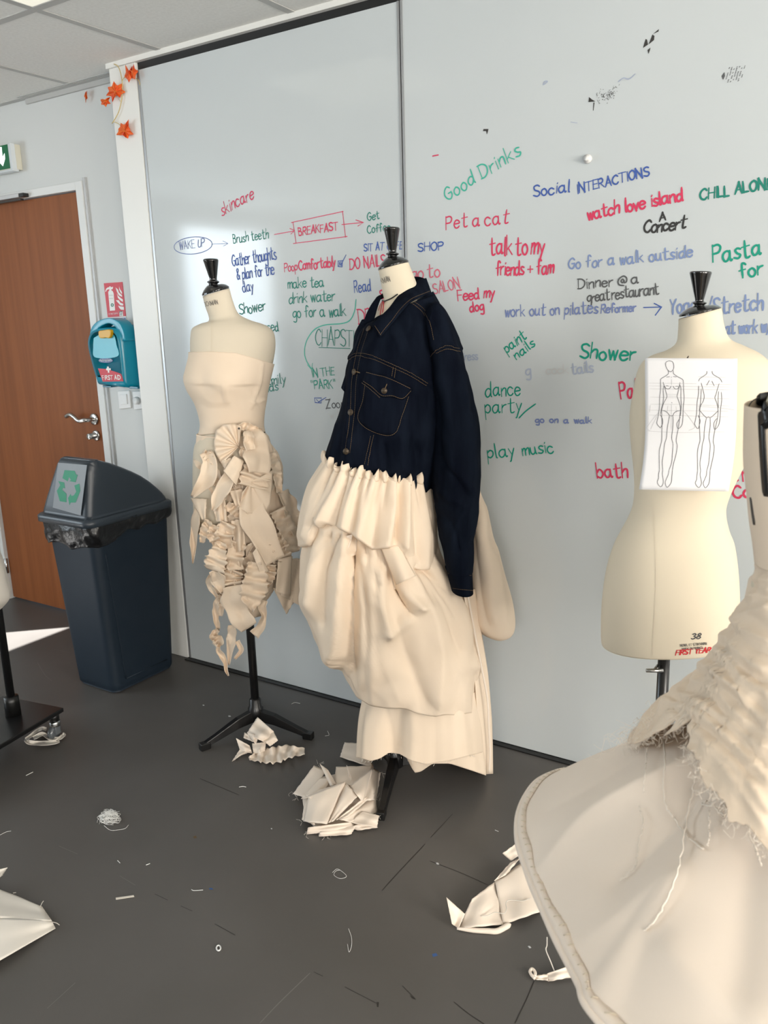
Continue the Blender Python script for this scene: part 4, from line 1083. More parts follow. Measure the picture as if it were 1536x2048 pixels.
for a, b_, c_ in (((668, 926), (650, 975), (638, 1010)), ((684, 922), (668, 970), (655, 1005)), ((700, 922), (684, 985), (660, 1045)), ((716, 925), (700, 975), (690, 1010)), ((733, 928), (712, 990), (702, 1055)), ((747, 932), (733, 985), (726, 1025)),
                  ((764, 935), (748, 1000), (734, 1080)), ((779, 937), (770, 985), (765, 1020)), ((797, 940), (795, 1000), (792, 1060)), ((806, 941), (803, 980), (800, 1010)), ((823, 944), (822, 1010), (824, 1070)), ((834, 948), (838, 990), (842, 1030)), ((850, 950), (856, 1010), (860, 1060))):
    r1.append(([a, b_, c_], -.019, 3.0, 3.6, (1.0, .15)))
G = vloft(T1, pl2s, 80, 220, 2.1, r1, gathers(24, .0065, .12, 8, .08), gain=1.35)
G = clip_rows(G, None, pw([(595, 1092), (612, 1088), (622, 1062), (634, 1042), (650, 1042), (700, 1064), (745, 1097), (797, 1091), (806, 1104), (822, 1136), (850, 1140), (880, 1134)]), 80)
c = G.mean(1, keepdims=True)
ins = [G[-1:] + (c[-1:] - G[-1:]) * f + V3((0, 0, dz)) for f, dz in ((.06, -.004), (.16, .004), (.28, .02))]
loft_obj('upper_tier', np.vstack([G] + ins), 'muslin', sk, solid=.0014)
# gathered frill standing above the seam
n = 440
top = crom(np.vstack([G[0], G[0][:1]]), n + 1)[:-1]; rows = []
d = top - top.mean(0); d[:, 2] = 0; d /= np.linalg.norm(d, axis=1)[:, None]
t = np.arange(n) / n
w1 = np.sin(2 * np.pi * 33 * t + 2.2 * np.sin(12 * t) + 1.2 * np.sin(41 * t)); w2 = np.sin(2 * np.pi * 52 * t + 2 * np.sin(19 * t))
hh = .55 + .22 * np.sin(2 * np.pi * 21 * t + 1.5 * np.sin(17 * t)) + .16 * np.sin(2 * np.pi * 45 * t)
for v_ in np.linspace(0, 1, 7):
    z = -.016 + v_ * .030 * np.where(v_ > .55, hh + .3, 1)
    o_ = .001 + .005 * math.sin(math.pi * v_) - .004 * v_
    rows.append(top + d * (o_ + (.0030 * w1 + .0014 * w2) * (.3 + v_))[:, None] + np.stack([0 * z, 0 * z, z], 1))
loft_obj('frill', np.array(rows), 'muslin', sk, solid=.0012)
hem_fray('frayed_thread', [tuple(p) for p in G3[-1][8:64:8]], sk, n=50, ln=.008, seed=5)
# ---------------------------------------------------------------- denim jacket on the second form
jk = thing('denim_jacket', 'dark blue denim jacket with brown topstitching on the form beside the board seam', 'jacket', (M2[0], M2[1], .95))
JB = [(742, 640, 868, 590, .088), (735, 650, 878, 612, .104), (722, 668, 888, 640, .128), (712, 690, 895, 672, .143), (703, 715, 902, 706, .152), (696, 745, 905, 745, .157), (691, 785, 906, 790, .158), (680, 825, 904, 835, .157), (665, 868, 896, 880, .154), (653, 905, 886, 925, .148), (645, 930, 872, 962, .142), (642, 945, 868, 975, .14)]
rj = [([(729, 655), (713, 706), (704, 760), (700, 825), (690, 905)], .005, 6, 2.0), ([(697, 716), (746, 713), (790, 731), (826, 748), (856, 767)], .0045, 3, 7),
      ([(740, 905), (735, 935)], .008, 8, 8), ([(800, 880), (806, 940)], .012, 10, 12), ([(770, 890), (772, 940)], -.008, 8, 8), ([(835, 890), (838, 950)], -.010, 10, 10), ([(700, 880), (692, 930)], .006, 6, 6), ([(780, 650), (800, 700)], .004, 14, 14), ([(835, 800), (830, 900)], -.008, 14, 14), ([(676, 850), (662, 920)], .006, 7, 7)]
G = vloft(JB, pl2s, 110, 220, 2.15, rj, gain=1.2)
GJ = crumple(G, .0032, 24)
loft_obj('body', GJ, 'denim', jk, solid=.0016)
tj = bvh_of(GJ)
# sleeves
SL = [(868, 604, 876, 606, .012), (856, 612, 887, 622, .036), (848, 634, 899, 645, .058), (848, 665, 911, 672, .072), (852, 700, 921, 703, .078), (857, 740, 933, 745, .08), (860, 790, 946, 793, .08), (862, 850, 956, 853, .079), (864, 910, 961, 912, .077), (866, 960, 959, 962, .074), (870, 1010, 955, 1012, .069), (877, 1060, 949, 1060, .063), (885, 1100, 945, 1100, .058), (893, 1138, 942, 1142, .054)]
rs = [([(905, 935), (925, 955), (945, 985)], .006, 5, 6), ([(885, 925), (910, 950), (935, 990)], -.006, 6, 6), ([(880, 985), (900, 1000), (925, 1010)], .005, 5, 6), ([(878, 1030), (905, 1050), (920, 1100)], -.006, 7, 7), ([(935, 1010), (915, 1040), (905, 1080)], .005, 6, 6), ([(890, 760), (905, 850), (912, 930)], .006, 16, 16),
      ([(872, 700), (893, 693), (918, 697)], .004, 3, 8), ([(865, 620), (860, 650), (866, 690)], .005, 4, 7), ([(875, 800), (880, 900)], -.006, 10, 10), ([(930, 790), (944, 880), (944, 950)], .004, 9, 9)]
GS = vloft(SL, pl2s, 110, 100, 2.0, rs, off=.085, gain=1.5)
GS = crumple(GS, .004, 24)
sleeve = loft_obj('sleeve', GS, 'denim', jk, (True, True), solid=.0016)
ts = bvh_of(GS)
CF = [(891, 1134, 943.5, 1139, .056), (896, 1150, 944, 1155, .056), (904, 1180, 945.5, 1184, .053)]
GC = vloft(CF, pl2s, 12, 60, 2.0, (), off=.085)
cuff = loft_obj('cuff', GC, 'denim', sleeve, solid=.0024)
tcf = bvh_of(GC)
SL2 = [(726, 640, 750, 640, .02), (712, 670, 775, 668, .055), (706, 720, 790, 720, .07), (702, 780, 780, 780, .07), (690, 850, 755, 850, .068), (668, 920, 735, 920, .064), (655, 980, 715, 980, .058), (652, 1040, 702, 1040, .052)]
s2 = loft_obj('sleeve', crumple(vloft(SL2, pl2s, 70, 60, 2.0, (), off=-.13), .004, 20), 'denim', jk, (True, True), solid=.0016)
# collar
def strip(name, inner, outer, io, oo, parent, mat_='denim', thick=.004, k=40, nq=12, bulge=.008, pl=pl2s):
    I, O = crom(np.array(inner, float), k), crom(np.array(outer, float), k)
    io, oo = crom(np.array(io, float)[:, None], k)[:, 0], crom(np.array(oo, float)[:, None], k)[:, 0]
    G = np.zeros((k, nq, 3))
    for i in range(k):
        for j, a in enumerate(np.linspace(0, 1, nq)):
            p = I[i] * (1 - a) + O[i] * a
            G[i, j] = onplane(p[0], p[1], pl, io[i] * (1 - a) + oo[i] * a + bulge * math.sin(math.pi * a))
    b = MB().grid(G)
    return b.build(name, mat_, parent, solid=thick), G
co_, GCo = strip('collar', [(852, 557), (836, 561), (817, 573), (795, 595), (779, 616), (762, 633), (746, 648)], [(862, 586), (848, 592), (824, 603), (805, 622), (788, 643), (773, 661), (761, 675)],
      [-.04, -.01, .03, .06, .085, .10, .105], [-.02, .04, .09, .118, .128, .130, .126], jk)
cl2, _ = strip('collar', [(766, 587), (760, 600), (754, 618), (748, 640)], [(754, 595), (742, 612), (733, 630), (727, 648)], [-.02, .01, .04, .07], [.0, .03, .05, .07], jk)
strip('collar_band', [(850, 558), (835, 554), (812, 556), (788, 566), (766, 587)], [(858, 578), (840, 572), (815, 574), (790, 584), (758, 600)], [-.05, -.085, -.10, -.08, -.03], [-.05, -.09, -.11, -.09, -.03], jk, bulge=-.002)
tcl = bvh_of(GCo, False)
def dashes(b, P, N, w=.0011, dash=.0042, gap=.0016):
    L = np.r_[0, np.cumsum(np.linalg.norm(np.diff(P, axis=0), axis=1))]
    s = 0.0
    while s < L[-1] - dash * .5:
        t = np.linspace(s, min(s + dash, L[-1]), 3)
        q = np.stack([np.interp(t, L, P[:, k]) for k in range(3)], 1); m_ = np.stack([np.interp(t, L, N[:, k]) for k in range(3)], 1)
        b.ribbon(q, m_, w); s += dash + gap
def stitch(lines, tree, parent, lift=.0022, **k):
    b = MB()
    for L in lines:
        P, N_ = hits(L, tree, 60, lift)
        if len(P) > 3: dashes(b, P, N_, **k)
    if b.V: 
        o = b.build('topstitching', 'stitch', parent, smooth=False); return o
def shift(L, dx, dy): return [(x + dx, y + dy) for x, y in L]
yoke = [(697, 715), (715, 707), (746, 712), (788, 730), (824, 747), (855, 766)]
shl = [(824, 601), (838, 611), (850, 623), (858, 643), (865, 668), (872, 700)]
plk = [(729, 658), (714, 706), (705, 758), (701, 823), (691, 905)]
stitch([yoke, shift(yoke, -1, 5.5)], tj, jk)
stitch([plk, shift(plk, 9, 1)], tj, jk)
stitch([[(787, 733), (784, 752)], [(792, 735), (789, 755)], [(748, 870), (741, 900), (735, 930)], [(742, 872), (736, 900), (730, 928)]], tj, jk)
stitch([shl, shift(shl, -5, 3)], tj, jk)
stitch([[(872, 700), (893, 692), (918, 697)], [(873, 706), (893, 698), (920, 703)], [(872, 700), (862, 714), (857, 726)]], ts, sleeve)
stitch([[(828, 606), (842, 616), (854, 632), (862, 652), (868, 680)]], ts, sleeve)
stitch([[(893, 1141), (915, 1145), (942, 1147)], [(893, 1145), (915, 1149), (942, 1151)], [(906, 1176), (944, 1181)]], tcf, cuff)
stitch([[(860, 582), (846, 588), (822, 599), (802, 618), (785, 640), (771, 656), (761, 669)], [(762, 670), (750, 652)]], tcl, co_)
patch('shoulder', [(834, 600), (866, 583), (879, 606), (848, 620)], (.075, -.03, -.02, .085), jk, pt=lambda x, y, o=0.0: onplane(x, y, pl2s, o), bend=.006, amp=0, rag=0, mat_='denim', thick=.002)
# chest pocket
def lifted(poly, tree, lift): 
    return [hit(x, y, tree, lift)[0] for x, y in poly]
def pocket(poly, name, parent, lift, thick, n=12):
    """quilt a traced outline onto the jacket"""
    P = np.array(poly, float); c = P.mean(0); O = crom_lin(np.vstack([P, P[:1]]), 48)[:-1]
    b = MB(); V = []; k = 7
    for i, r in enumerate(np.linspace(0, 1, k)):
        for q in O:
            p = c * (1 - r) + q * r; h_ = hit(p[0], p[1], tj, lift + thick * (1 if i < k - 1 else .2)); V.append(h_[0] if h_ else V[-1])
    m_ = len(O); F = [(i * m_ + j, i * m_ + (j + 1) % m_, (i + 1) * m_ + (j + 1) % m_, (i + 1) * m_ + j) for i in range(k - 1) for j in range(m_)]
    b.add(V, F)
    return b.build(name, 'denim', parent, solid=.0008)
pb_ = [(733, 762), (727, 800), (717, 841), (733, 855), (750, 867), (770, 870), (791, 872), (806, 832), (820, 786), (775, 770)]
fl_ = [(735, 741), (780, 753), (826, 776), (818, 789), (806, 800), (786, 795), (764, 794), (745, 777), (726, 763)]
pk = pocket(pb_, 'pocket', jk, .0015, .0022)
fp = pocket(fl_, 'pocket_flap', pk, .004, .003)
stitch([[(733, 768), (728, 800), (719, 840), (750, 864), (788, 868), (803, 832), (816, 792)]], tj, pk, .0062)
stitch([[(737, 745), (780, 757), (821, 777)], [(731, 763), (748, 775), (765, 790), (786, 791), (804, 796), (821, 779)], [(728, 766), (745, 779), (763, 796)]], tj, fp, .0095)
def button(x, y, tree, parent, r=.0085, lift=.004):
    h_ = hit(x, y, tree, lift); p, nn = h_
    b = MB(); b.lathe([(.0001, .0045), (r * .55, .0045), (r * .7, .003), (r, .0035), (r, .001), (r * .5, -.002)], p, nn, 18)
    return b.build('button', 'brass', parent)
button(770.6, 781, tj, fp, .008, .009)
b = MB(); P, N_ = hits([(771, 779), (775, 768)], tj, 8, .009); b.ribbon(P, N_, .0022); b.build('buttonhole', 'stitch', fp, smooth=False)
for x, y in ((740.5, 660), (712, 744), (704, 825), (693.5, 902)): button(x, y, tj, jk, lift=.005)
b = MB(); P, N_ = hits([(712, 743), (722, 746)], tj, 8, .005); b.ribbon(P, N_, .003); b.build('buttonhole', 'stitch', jk, smooth=False)
ptj = lambda x, y, o=0.0: onplane(x, y, pl2s, .03 + o)
patch('pocket_flap', [(697, 732), (704, 738), (690, 785), (683, 776)], (.0, .02, .02, .0), jk, pt=ptj, bend=.004, amp=.001, mat_='denim', thick=.003, rag=0)
# cord and red ribbon at the neck
rb = MB(); P = [hit(x, y, t2, .003) for x, y in crom(np.array([(765.5, 601), (768, 604), (775, 602), (785, 597), (796, 589)]), 30)]
P = [p[0] for p in P if p is not None]
if len(P) > 3:
    rb.tube(P, .0018, 6)
    rbn = rb.build('neck_cord', 'black_plastic'); tag(rbn, 'thin black cord around the neck of the form inside the denim collar', 'cord')
    b = MB()
    for L in ([(767, 603), (765, 615), (762, 632)], [(768, 603), (769, 612), (767, 626)], [(768, 603), (763, 610), (759, 622)]):
        Q = [hit(x, y, t2, .004) for x, y in crom(np.array(L, float), 12)]; Q = [q for q in Q if q is not None]
        if len(Q) > 2: b.ribbon(np.array([q[0] for q in Q]), np.array([q[1] for q in Q]), .0035)
    if b.V: b.build('ribbon', 'red_ribbon', rbn, smooth=False)['label'] = 'narrow red ribbon ends'
# ---------------------------------------------------------------- dress in front on the right: boned bodice, ruched basque, stiff round skirt
AXF = (-.03, 1.115)
fg = thing('hooped_dress', 'cream dress nearest the camera with ruched hip frill over a stiff wide round skirt', 'dress', (AXF[0], AXF[1], .6))
plf = axis_plane(AXF)
# rim: closed curve at about hip height, seen from above
RZ = .68
rim_px = [(1190, 1540), (1150, 1541), (1112, 1547), (1078, 1563), (1052, 1594), (1036, 1640), (1038, 1690), (1056, 1748), (1082, 1812), (1118, 1890), (1158, 1968), (1200, 2046)]
rz = [RZ - .01, RZ, RZ + .004, RZ + .004, RZ, RZ, RZ - .004, RZ - .006, RZ - .006, RZ - .004, RZ - .002, RZ]
rim = np.array([onz(x, y, z) for (x, y), z in zip(rim_px, rz)])
cxy = V3((AXF[0] + .02, AXF[1] - .09))
a0 = math.atan2(rim[0, 1] - cxy[1], rim[0, 0] - cxy[0]); a1 = math.atan2(rim[-1, 1] - cxy[1], rim[-1, 0] - cxy[0])
if a1 < a0: a1 += 2 * math.pi
r0, r1 = np.hypot(*(rim[0, :2] - cxy)), np.hypot(*(rim[-1, :2] - cxy))
rest = []
for t in np.linspace(0, 1, 10)[1:-1]:       # the part out of view closes the loop
    a = a1 + (a0 + 2 * math.pi - a1) * t; r = r1 + (r0 - r1) * t + .06 * math.sin(math.pi * t)
    rest.append([cxy[0] + r * math.cos(a), cxy[1] + r * math.sin(a), RZ])
loop = np.vstack([rim, rest, rim[:1]])
NF = 240
RIM = crom(loop, NF + 1)[:-1]
k = 46; G = np.zeros((k, NF, 3))
top_c = V3((AXF[0], AXF[1], .895))
for i, v in enumerate(np.linspace(0, 1, k)):
    for j in range(NF):
        q = RIM[j]; d = q - V3((AXF[0], AXF[1], RZ)); d[2] = 0
        rr = np.linalg.norm(d); u = d / rr
        inner = .105
        r = inner + (rr - inner) * v
        z = top_c[2] + (q[2] - top_c[2]) * (v ** 1.15) + .012 * math.sin(math.pi * v)
        G[i, j] = V3((AXF[0], AXF[1], 0)) + u * r + V3((0, 0, z))
px = proj(G.reshape(-1, 3))
rf = [([(1420, 1500), (1300, 1570), (1180, 1640), (1080, 1740)], .016, 40, 26), ([(1250, 1520), (1180, 1570), (1090, 1620)], -.010, 35, 30), ([(1400, 1560), (1350, 1640), (1230, 1760)], -.014, 40, 40),
      ([(1330, 1760), (1230, 1840), (1140, 1900)], .008, 40, 40), ([(1500, 1700), (1480, 1900), (1470, 2040)], -.010, 60, 60), ([(1290, 1880), (1260, 1960), (1240, 2040)], -.008, 40, 40), ([(1340, 1900), (1400, 1980), (1500, 2030)], .010, 45, 45)]
d = ridge_field(px, rf).reshape(k, NF) * np.sin(np.linspace(0.1, math.pi - .12, k))[:, None]
G = G + normals(G)[..., :] * np.sign(normals(G)[..., 2:3]) * d[..., None]
G += (wob(G, 9.0) * .004 * np.sin(np.linspace(0, math.pi, k))[:, None])[..., None] * V3((0, 0, 1))
loft_obj('skirt', G, 'muslin_pale', fg, solid=.0012)
tf = bvh_of(G)
# rolled hem over a hoop, with stitches
b = MB(); rr = .0056 * (1 + .05 * np.sin(np.arange(NF) * .37)); b.tube(RIM + V3((0, 0, .001)), rr, 12, closed=True); b.build('hoop_hem', 'muslin_pale', fg)
wv = np.random.default_rng(9)
inn = []
for j in range(NF):
    q = RIM[j]; d = V3((AXF[0], AXF[1], 0)) - V3((q[0], q[1], 0)); d /= np.linalg.norm(d)
    e = .016 + .0025 * math.sin(j * .19) + .0012 * math.sin(j * .43)
    a = V3(G[-1, j]) + (V3(G[-8, j]) - V3(G[-1, j])) * (e / max(np.linalg.norm(V3(G[-8, j]) - V3(G[-1, j])), 1e-6))
    inn.append([q + V3((0, 0, .0062)), q * .55 + a * .45 + V3((0, 0, .0052)), a + V3((0, 0, .0022))])
loft_obj('hem_turning', np.array(inn).transpose(1, 0, 2), 'muslin_pale', fg, solid=.0008)
b = MB()
for j in range(0, NF, 3):
    a, c = V3(inn[j][1]), V3(inn[(j + 1) % NF][2])
    b.tube([a + V3((0, 0, .001)), a * .5 + c * .5 + V3((0, 0, .0022)), c + V3((0, 0, .001))], .0006, 5)
b.build('hem_stitching', 'form_linen', fg)
# ruched basque: from the waist down over the skirt
BQ = [(1512, 1090, 1840, 1090, .10), (1514, 1125, 1850, 1130, .105), (1508, 1160, 1860, 1170, .115), (1494, 1200, 1880, 1215, .13), (1468, 1245, 1905, 1260, .15), (1440, 1290, 1930, 1310, .172), (1408, 1335, 1960, 1360, .195), (1370, 1375, 2000, 1420, .215), (1325, 1412, 2040, 1475, .235), (1285, 1446, 2080, 1530, .255), (1258, 1475, 2100, 1580, .265)]
def ruche(G, N, th, v):
    c = th / (2 * np.pi)
    V_, C2 = v[:, None], c[None]
    ph = 1.1 * np.sin(2 * np.pi * C2 + .6) + .8 * np.sin(2 * np.pi * 2 * C2 + 2.0) + .5 * np.sin(2 * np.pi * 3 * C2 + 4 * V_)
    seam = sum(np.exp(-((np.mod(C2 - s0 + .5, 1) - .5) / .020) ** 2) for s0 in (.03, .17, .31, .47, .63, .82))
    a = np.sin(2 * np.pi * 8.0 * V_ + .9 * ph + 1.1 * np.sin(5 * V_))
    e = np.sin(2 * np.pi * 19 * V_ + 1.0 * ph)
    back = np.clip(-np.sin(th) + .25, 0, 1)[None]
    d = (.0016 + .008 * back) * a + .0006 * e - .003 * np.clip(seam, 0, 1)
    return G + N * (d * np.minimum(1, .4 + V_ * 1.6))[..., None]
rq = [([(1473, 1241), (1500, 1226), (1540, 1216)], .012, 8, 8), ([(1473, 1247), (1494, 1264), (1540, 1284)], .011, 7, 8), ([(1453, 1276), (1494, 1317), (1530, 1340)], .014, 9, 10), ([(1435, 1302), (1465, 1323), (1494, 1358), (1540, 1390)], .013, 7, 9),
      ([(1406, 1332), (1441, 1349), (1465, 1370), (1500, 1395)], .011, 7, 8), ([(1424, 1349), (1482, 1379), (1498, 1417), (1540, 1450)], .013, 8, 10), ([(1388, 1364), (1435, 1381), (1459, 1411), (1490, 1440)], .011, 7, 8), ([(1359, 1387), (1406, 1411), (1459, 1443), (1530, 1495)], .012, 7, 8),
      ([(1335, 1405), (1394, 1425), (1435, 1455), (1473, 1490), (1540, 1560)], .012, 8, 8), ([(1342, 1428), (1390, 1462), (1430, 1500), (1480, 1540), (1540, 1620)], .010, 8, 10), ([(1410, 1500), (1450, 1535), (1490, 1590), (1530, 1650)], .011, 9, 10), ([(1500, 1150), (1520, 1160), (1545, 1158)], .010, 8, 9), ([(1492, 1196), (1515, 1192), (1545, 1180)], .011, 7, 9),
      ([(1470, 1255), (1500, 1290), (1540, 1312)], -.010, 5, 6), ([(1446, 1290), (1475, 1328), (1520, 1368)], -.012, 5, 6), ([(1420, 1320), (1458, 1345), (1490, 1385), (1530, 1420)], -.010, 5, 5), ([(1400, 1345), (1440, 1365), (1475, 1400), (1520, 1450)], -.010, 5, 5), ([(1372, 1378), (1420, 1396), (1450, 1428), (1500, 1468)], -.010, 5, 5),
      ([(1345, 1398), (1400, 1420), (1445, 1450), (1500, 1505)], -.008, 4, 4), ([(1340, 1418), (1392, 1446), (1440, 1480), (1500, 1550)], -.009, 5, 5), ([(1440, 1450), (1480, 1470), (1530, 1530)], -.007, 3, 3), ([(1450, 1440), (1490, 1462), (1540, 1510)], -.006, 3, 3)]
rq = [(a[0], a[1] * (1 if a[1] > 0 else .7), a[2] * 1.4, a[3] * 1.4) for a in rq]
G = vloft(BQ, plf, 180, 360, 2.0, rq, ruche, gain=.62, true_n=True)
bot = pw([(1180, 1500), (1255, 1490), (1282, 1484), (1300, 1474), (1318, 1462), (1330, 1440), (1340, 1434), (1352, 1450), (1385, 1492), (1418, 1528), (1450, 1552), (1480, 1606), (1510, 1662), (1540, 1706), (1620, 1750), (2100, 1700)])
G = clip_rows(G, None, bot, 180)
GB = G = crumple(G, .0018, 42)
loft_obj('ruched_basque', G, 'muslin', fg, solid=.0014)
# gathered edge frill at its left end, over the skirt
ptf = lambda x, y, o=0.0: onplane(x, y, plf, .03 + o)
# boned bodice
BD = [(1496, 805, 1830, 800, .095), (1495, 850, 1832, 850, .10), (1495, 910, 1830, 910, .10), (1500, 970, 1828, 970, .098), (1505, 1030, 1826, 1030, .096), (1510, 1075, 1828, 1075, .098), (1513, 1110, 1834, 1110, .10)]
G = vloft(BD, plf, 60, 120, 2.3)
loft_obj('bodice', crumple(G, .0015, 16), 'muslin', fg, solid=.002)
tb = bvh_of(G)
def tape(lines, w, mat_, nm):
    b = MB()
    for L in lines:
        P, N_ = hits(L, tb, 40, .003)
        if len(P) > 2: b.ribbon(P, N_, w)
    return b.build(nm, mat_, fg, solid=.0015) if b.V else None
tape([[(1526, 812), (1529, 880), (1533, 950), (1536, 985)]], .010, 'black_plastic', 'boning_tape')
tape([[(1514, 799), (1524, 797), (1545, 792), (1580, 792)]], .016, 'black_plastic', 'top_tape')
tape([[(1524, 800), (1530, 815), (1534, 835), (1538, 845)]], .016, 'black_plastic', 'boning_tape')
tape([[(1507, 998), (1509, 1015), (1513, 1045)]], .006, 'dark_steel', 'zip')
b = MB(); b.tube(crom(np.array([onplane(x, y, plf, .02) for x, y in ((1517, 795), (1505, 802), (1498, 812), (1494, 822))]), 16), .0008, 5); b.build('loose_wire', 'dark_steel', fg)
# the form that carries it
f4 = thing('dress_form', 'cream dress form inside the hooped dress nearest the camera', 'dress form', (AXF[0], AXF[1], 0), 'dress forms in the studio')
G = vloft([(1560, 590, 1700, 590, .05), (1560, 660, 1705, 655, .05), (1552, 715, 1800, 712, .08), (1545, 770, 1822, 770, .088), (1520, 850, 1826, 850, .088), (1515, 1000, 1820, 1000, .088), (1522, 1090, 1815, 1090, .088), (1500, 1180, 1850, 1190, .10), (1490, 1300, 1860, 1310, .11), (1500, 1440, 1840, 1450, .11)], plf, 60, 60, 2.15)
loft_obj('torso', G, 'form_linen', f4, (True, True))
loft_obj('neck_knob', vloft([(a, b_, c, d, w_) for a, b_, c, d, w_ in knob((1562, 588, 1700, 584, .045), (1612, 1650, 520), (1588, 1674, 410))], plf, 50, 40), 'black_lacquer', f4, (True, True))
stand(f4, AXF, [(AXF[0] + .2, AXF[1] - .02), (AXF[0] - .1, AXF[1] + .16), (AXF[0] + .02, AXF[1] - .2)], .6, (AXF[0], AXF[1], .75))
# loose threads hanging from the frayed edge
def thread(L, off, r=.0011, n=60, fuzz=.0007, seed=0):
    q = np.random.default_rng(seed); P = crom(np.array(L, float), n); o = np.interp(np.linspace(0, 1, n), np.linspace(0, 1, len(off)), off)
    Q = []
    for (x, y), oo in zip(P, o):
        h_ = hit(x, y, tf, .003); p = h_[0] if h_ else onplane(x, y, plf, oo)
        Q.append(p - ray(x, y) * oo)
    Q = np.array(Q) + q.normal(0, fuzz, (n, 3))
    b = MB(); b.tube(Q, r, 5); o_ = b.build('loose_thread', 'thread_muslin', fg); return o_
thread([(1335, 1437), (1328, 1460), (1332, 1520), (1328, 1570), (1334, 1615), (1352, 1640), (1376, 1675), (1410, 1703)], (.03, .02, .012, .006, .0), .0011, seed=1)
thread([(1403, 1500), (1396, 1530), (1388, 1580), (1380, 1620), (1368, 1690), (1352, 1760), (1318, 1835), (1290, 1862)], (.03, .02, .01, .004, .0), .0010, seed=2)
thread([(1308, 1455), (1298, 1490), (1294, 1530), (1288, 1590)], (.03, .02, .01), .0008, seed=3)
thread([(1440, 1560), (1438, 1590), (1428, 1612), (1408, 1612), (1422, 1606), (1436, 1622), (1450, 1634), (1455, 1618), (1440, 1605)], (.03, .02, .014, .012, .012), .0009, seed=4)
thread([(1422, 1620), (1421, 1660), (1418, 1694)], (.01, .004), .0008, seed=5)
thread([(1280, 1615), (1288, 1650), (1278, 1700), (1272, 1740), (1242, 1765)], (.004, .002), .0007, seed=6)
thread([(1500, 1670), (1514, 1700), (1526, 1735)], (.02, .006), .0008, seed=7)
b = MB(); q_ = np.random.default_rng(31)
pxB = proj(GB[-1]); ed = [p for p, c in zip(GB[-1], pxB) if 1250 < c[0] < 1545 and c[1] < 1715]
def fray(s_, l, r=.00022, out=(0, 0, -.5), k=.5):
    dd = q_.normal(0, k, 3) + V3(out); dd /= np.linalg.norm(dd)
    P = crom(np.array([s_, s_ + dd * l * .4 + q_.normal(0, .2, 3) * l, s_ + dd * l * .8 + q_.normal(0, .25, 3) * l, s_ + dd * l + q_.normal(0, .3, 3) * l]), 9)
    b.tube(P, r, 4)
for p in ed:
    for _ in range(3): fray(V3(p) + q_.normal(0, .002, 3), q_.uniform(.004, .018))
for (x, y) in [(1262, 1470), (1250, 1480), (1240, 1478), (1275, 1455), (1300, 1440), (1320, 1436), (1290, 1446), (1258, 1488)] * 6:
    fray(onplane(x + q_.normal(0, 7), y + q_.normal(0, 6), plf, .04 + q_.normal(0, .01)), q_.uniform(.01, .035), .0002, (-.4, 0, -.5), .7)
o = b.build('frayed_edge', 'thread_muslin', fg, smooth=False); o['kind'] = 'stuff'
# ---------------------------------------------------------------- recycling bin
def rrect(x0, x1, y0, y1, z, r=.035, n=6):
    """rounded rectangle; z may be a function of y"""
    P = []
    for cx, cy, a in ((x1 - r, y1 - r, 0), (x0 + r, y1 - r, 90), (x0 + r, y0 + r, 180), (x1 - r, y0 + r, 270)):
        for t in np.linspace(0, 90, n):
            q = math.radians(a + t); P.append((cx + r * math.cos(q), cy + r * math.sin(q)))
    P = crom_lin(np.array(P + P[:1]), 121)[:-1]
    return np.array([(x, y, z(y) if callable(z) else z) for x, y in P])
bn = thing('recycling_bin', 'tall slim dark grey bin with a green recycling mark on its hooded lid', 'bin', (-2.65, 2.08, 0))
bx0, bx1, by0, by1 = -2.765, -2.530, 1.930, 2.245
tx0, tx1, ty0, ty1 = -2.800, -2.513, 1.893, 2.283
rows = []
for t in (0, .02, .05, .3, .6, .9, 1.0):
    r = .03 + .008 * t; e = .006 if t == 0 else 0
    rows.append(rrect(bx0 + (tx0 - bx0) * t + e, bx1 + (tx1 - bx1) * t - e, by0 + (ty0 - by0) * t + e, by1 + (ty1 - by1) * t - e, .004 + .70 * t, r))
body = loft_obj('body', np.array(rows), 'bin_plastic', bn, (True, False))
# raised panel edge on the long side and foot rib
b = MB()
for P in ([(-2.5275, 1.985, .05), (-2.5205, 1.960, .40), (-2.5165, 1.945, .58)],): b.tube(crom(np.array(P), 20), .003, 6)
b.tube([(-2.5285, 1.985, .05), (-2.5285, 2.20, .05)], .003, 6)
b.build('rib', 'bin_plastic', body)
zb = lambda y: np.interp(y, [1.88, 1.93, 2.0, 2.1, 2.3], [.606, .612, .632, .645, .655])
rows = []
for t in np.linspace(0, 1, 26):
    o = .006 + .012 * math.sin(math.pi * min(t * 1.1, 1)) * (.5 + .5 * t)
    a = rrect(tx0 - o, tx1 + o, ty0 - o, ty1 + o, 0, .042)
    a[:, 2] = .712 + (np.array([zb(y) for y in a[:, 1]]) - .712) * t
    # taper with the bin
    c = V3(((tx0 + tx1) / 2, (ty0 + ty1) / 2, 0)); s = 1 - .035 * (.712 - a[:, 2]) / .1
    a[:, :2] = c[:2] + (a[:, :2] - c[:2]) * s[:, None]
    rows.append(a)
Gg = np.array(rows); Gg = crumple(Gg, .006, 34); Gg[:, :, 2] += .006 * wob(Gg, 40) * np.linspace(0, 1, 26)[:, None]
loft_obj('bin_liner', Gg, 'bag_black', bn, solid=.0008)['label'] = 'black plastic liner folded over the rim'
lid = thing('lid', '', '', (0, 0, 0)); del lid['label']; del lid['category']
bpy.data.objects.remove(lid)
rows = [rrect(-2.822, -2.498, 1.868, 2.300, z, .04 + d) if not d else rrect(-2.822 + d, -2.498 - d, 1.868 + d, 2.300 - d, z, .04) for z, d in ((.694, .004), (.694, 0), (.716, 0), (.722, .006), (.724, .016))]
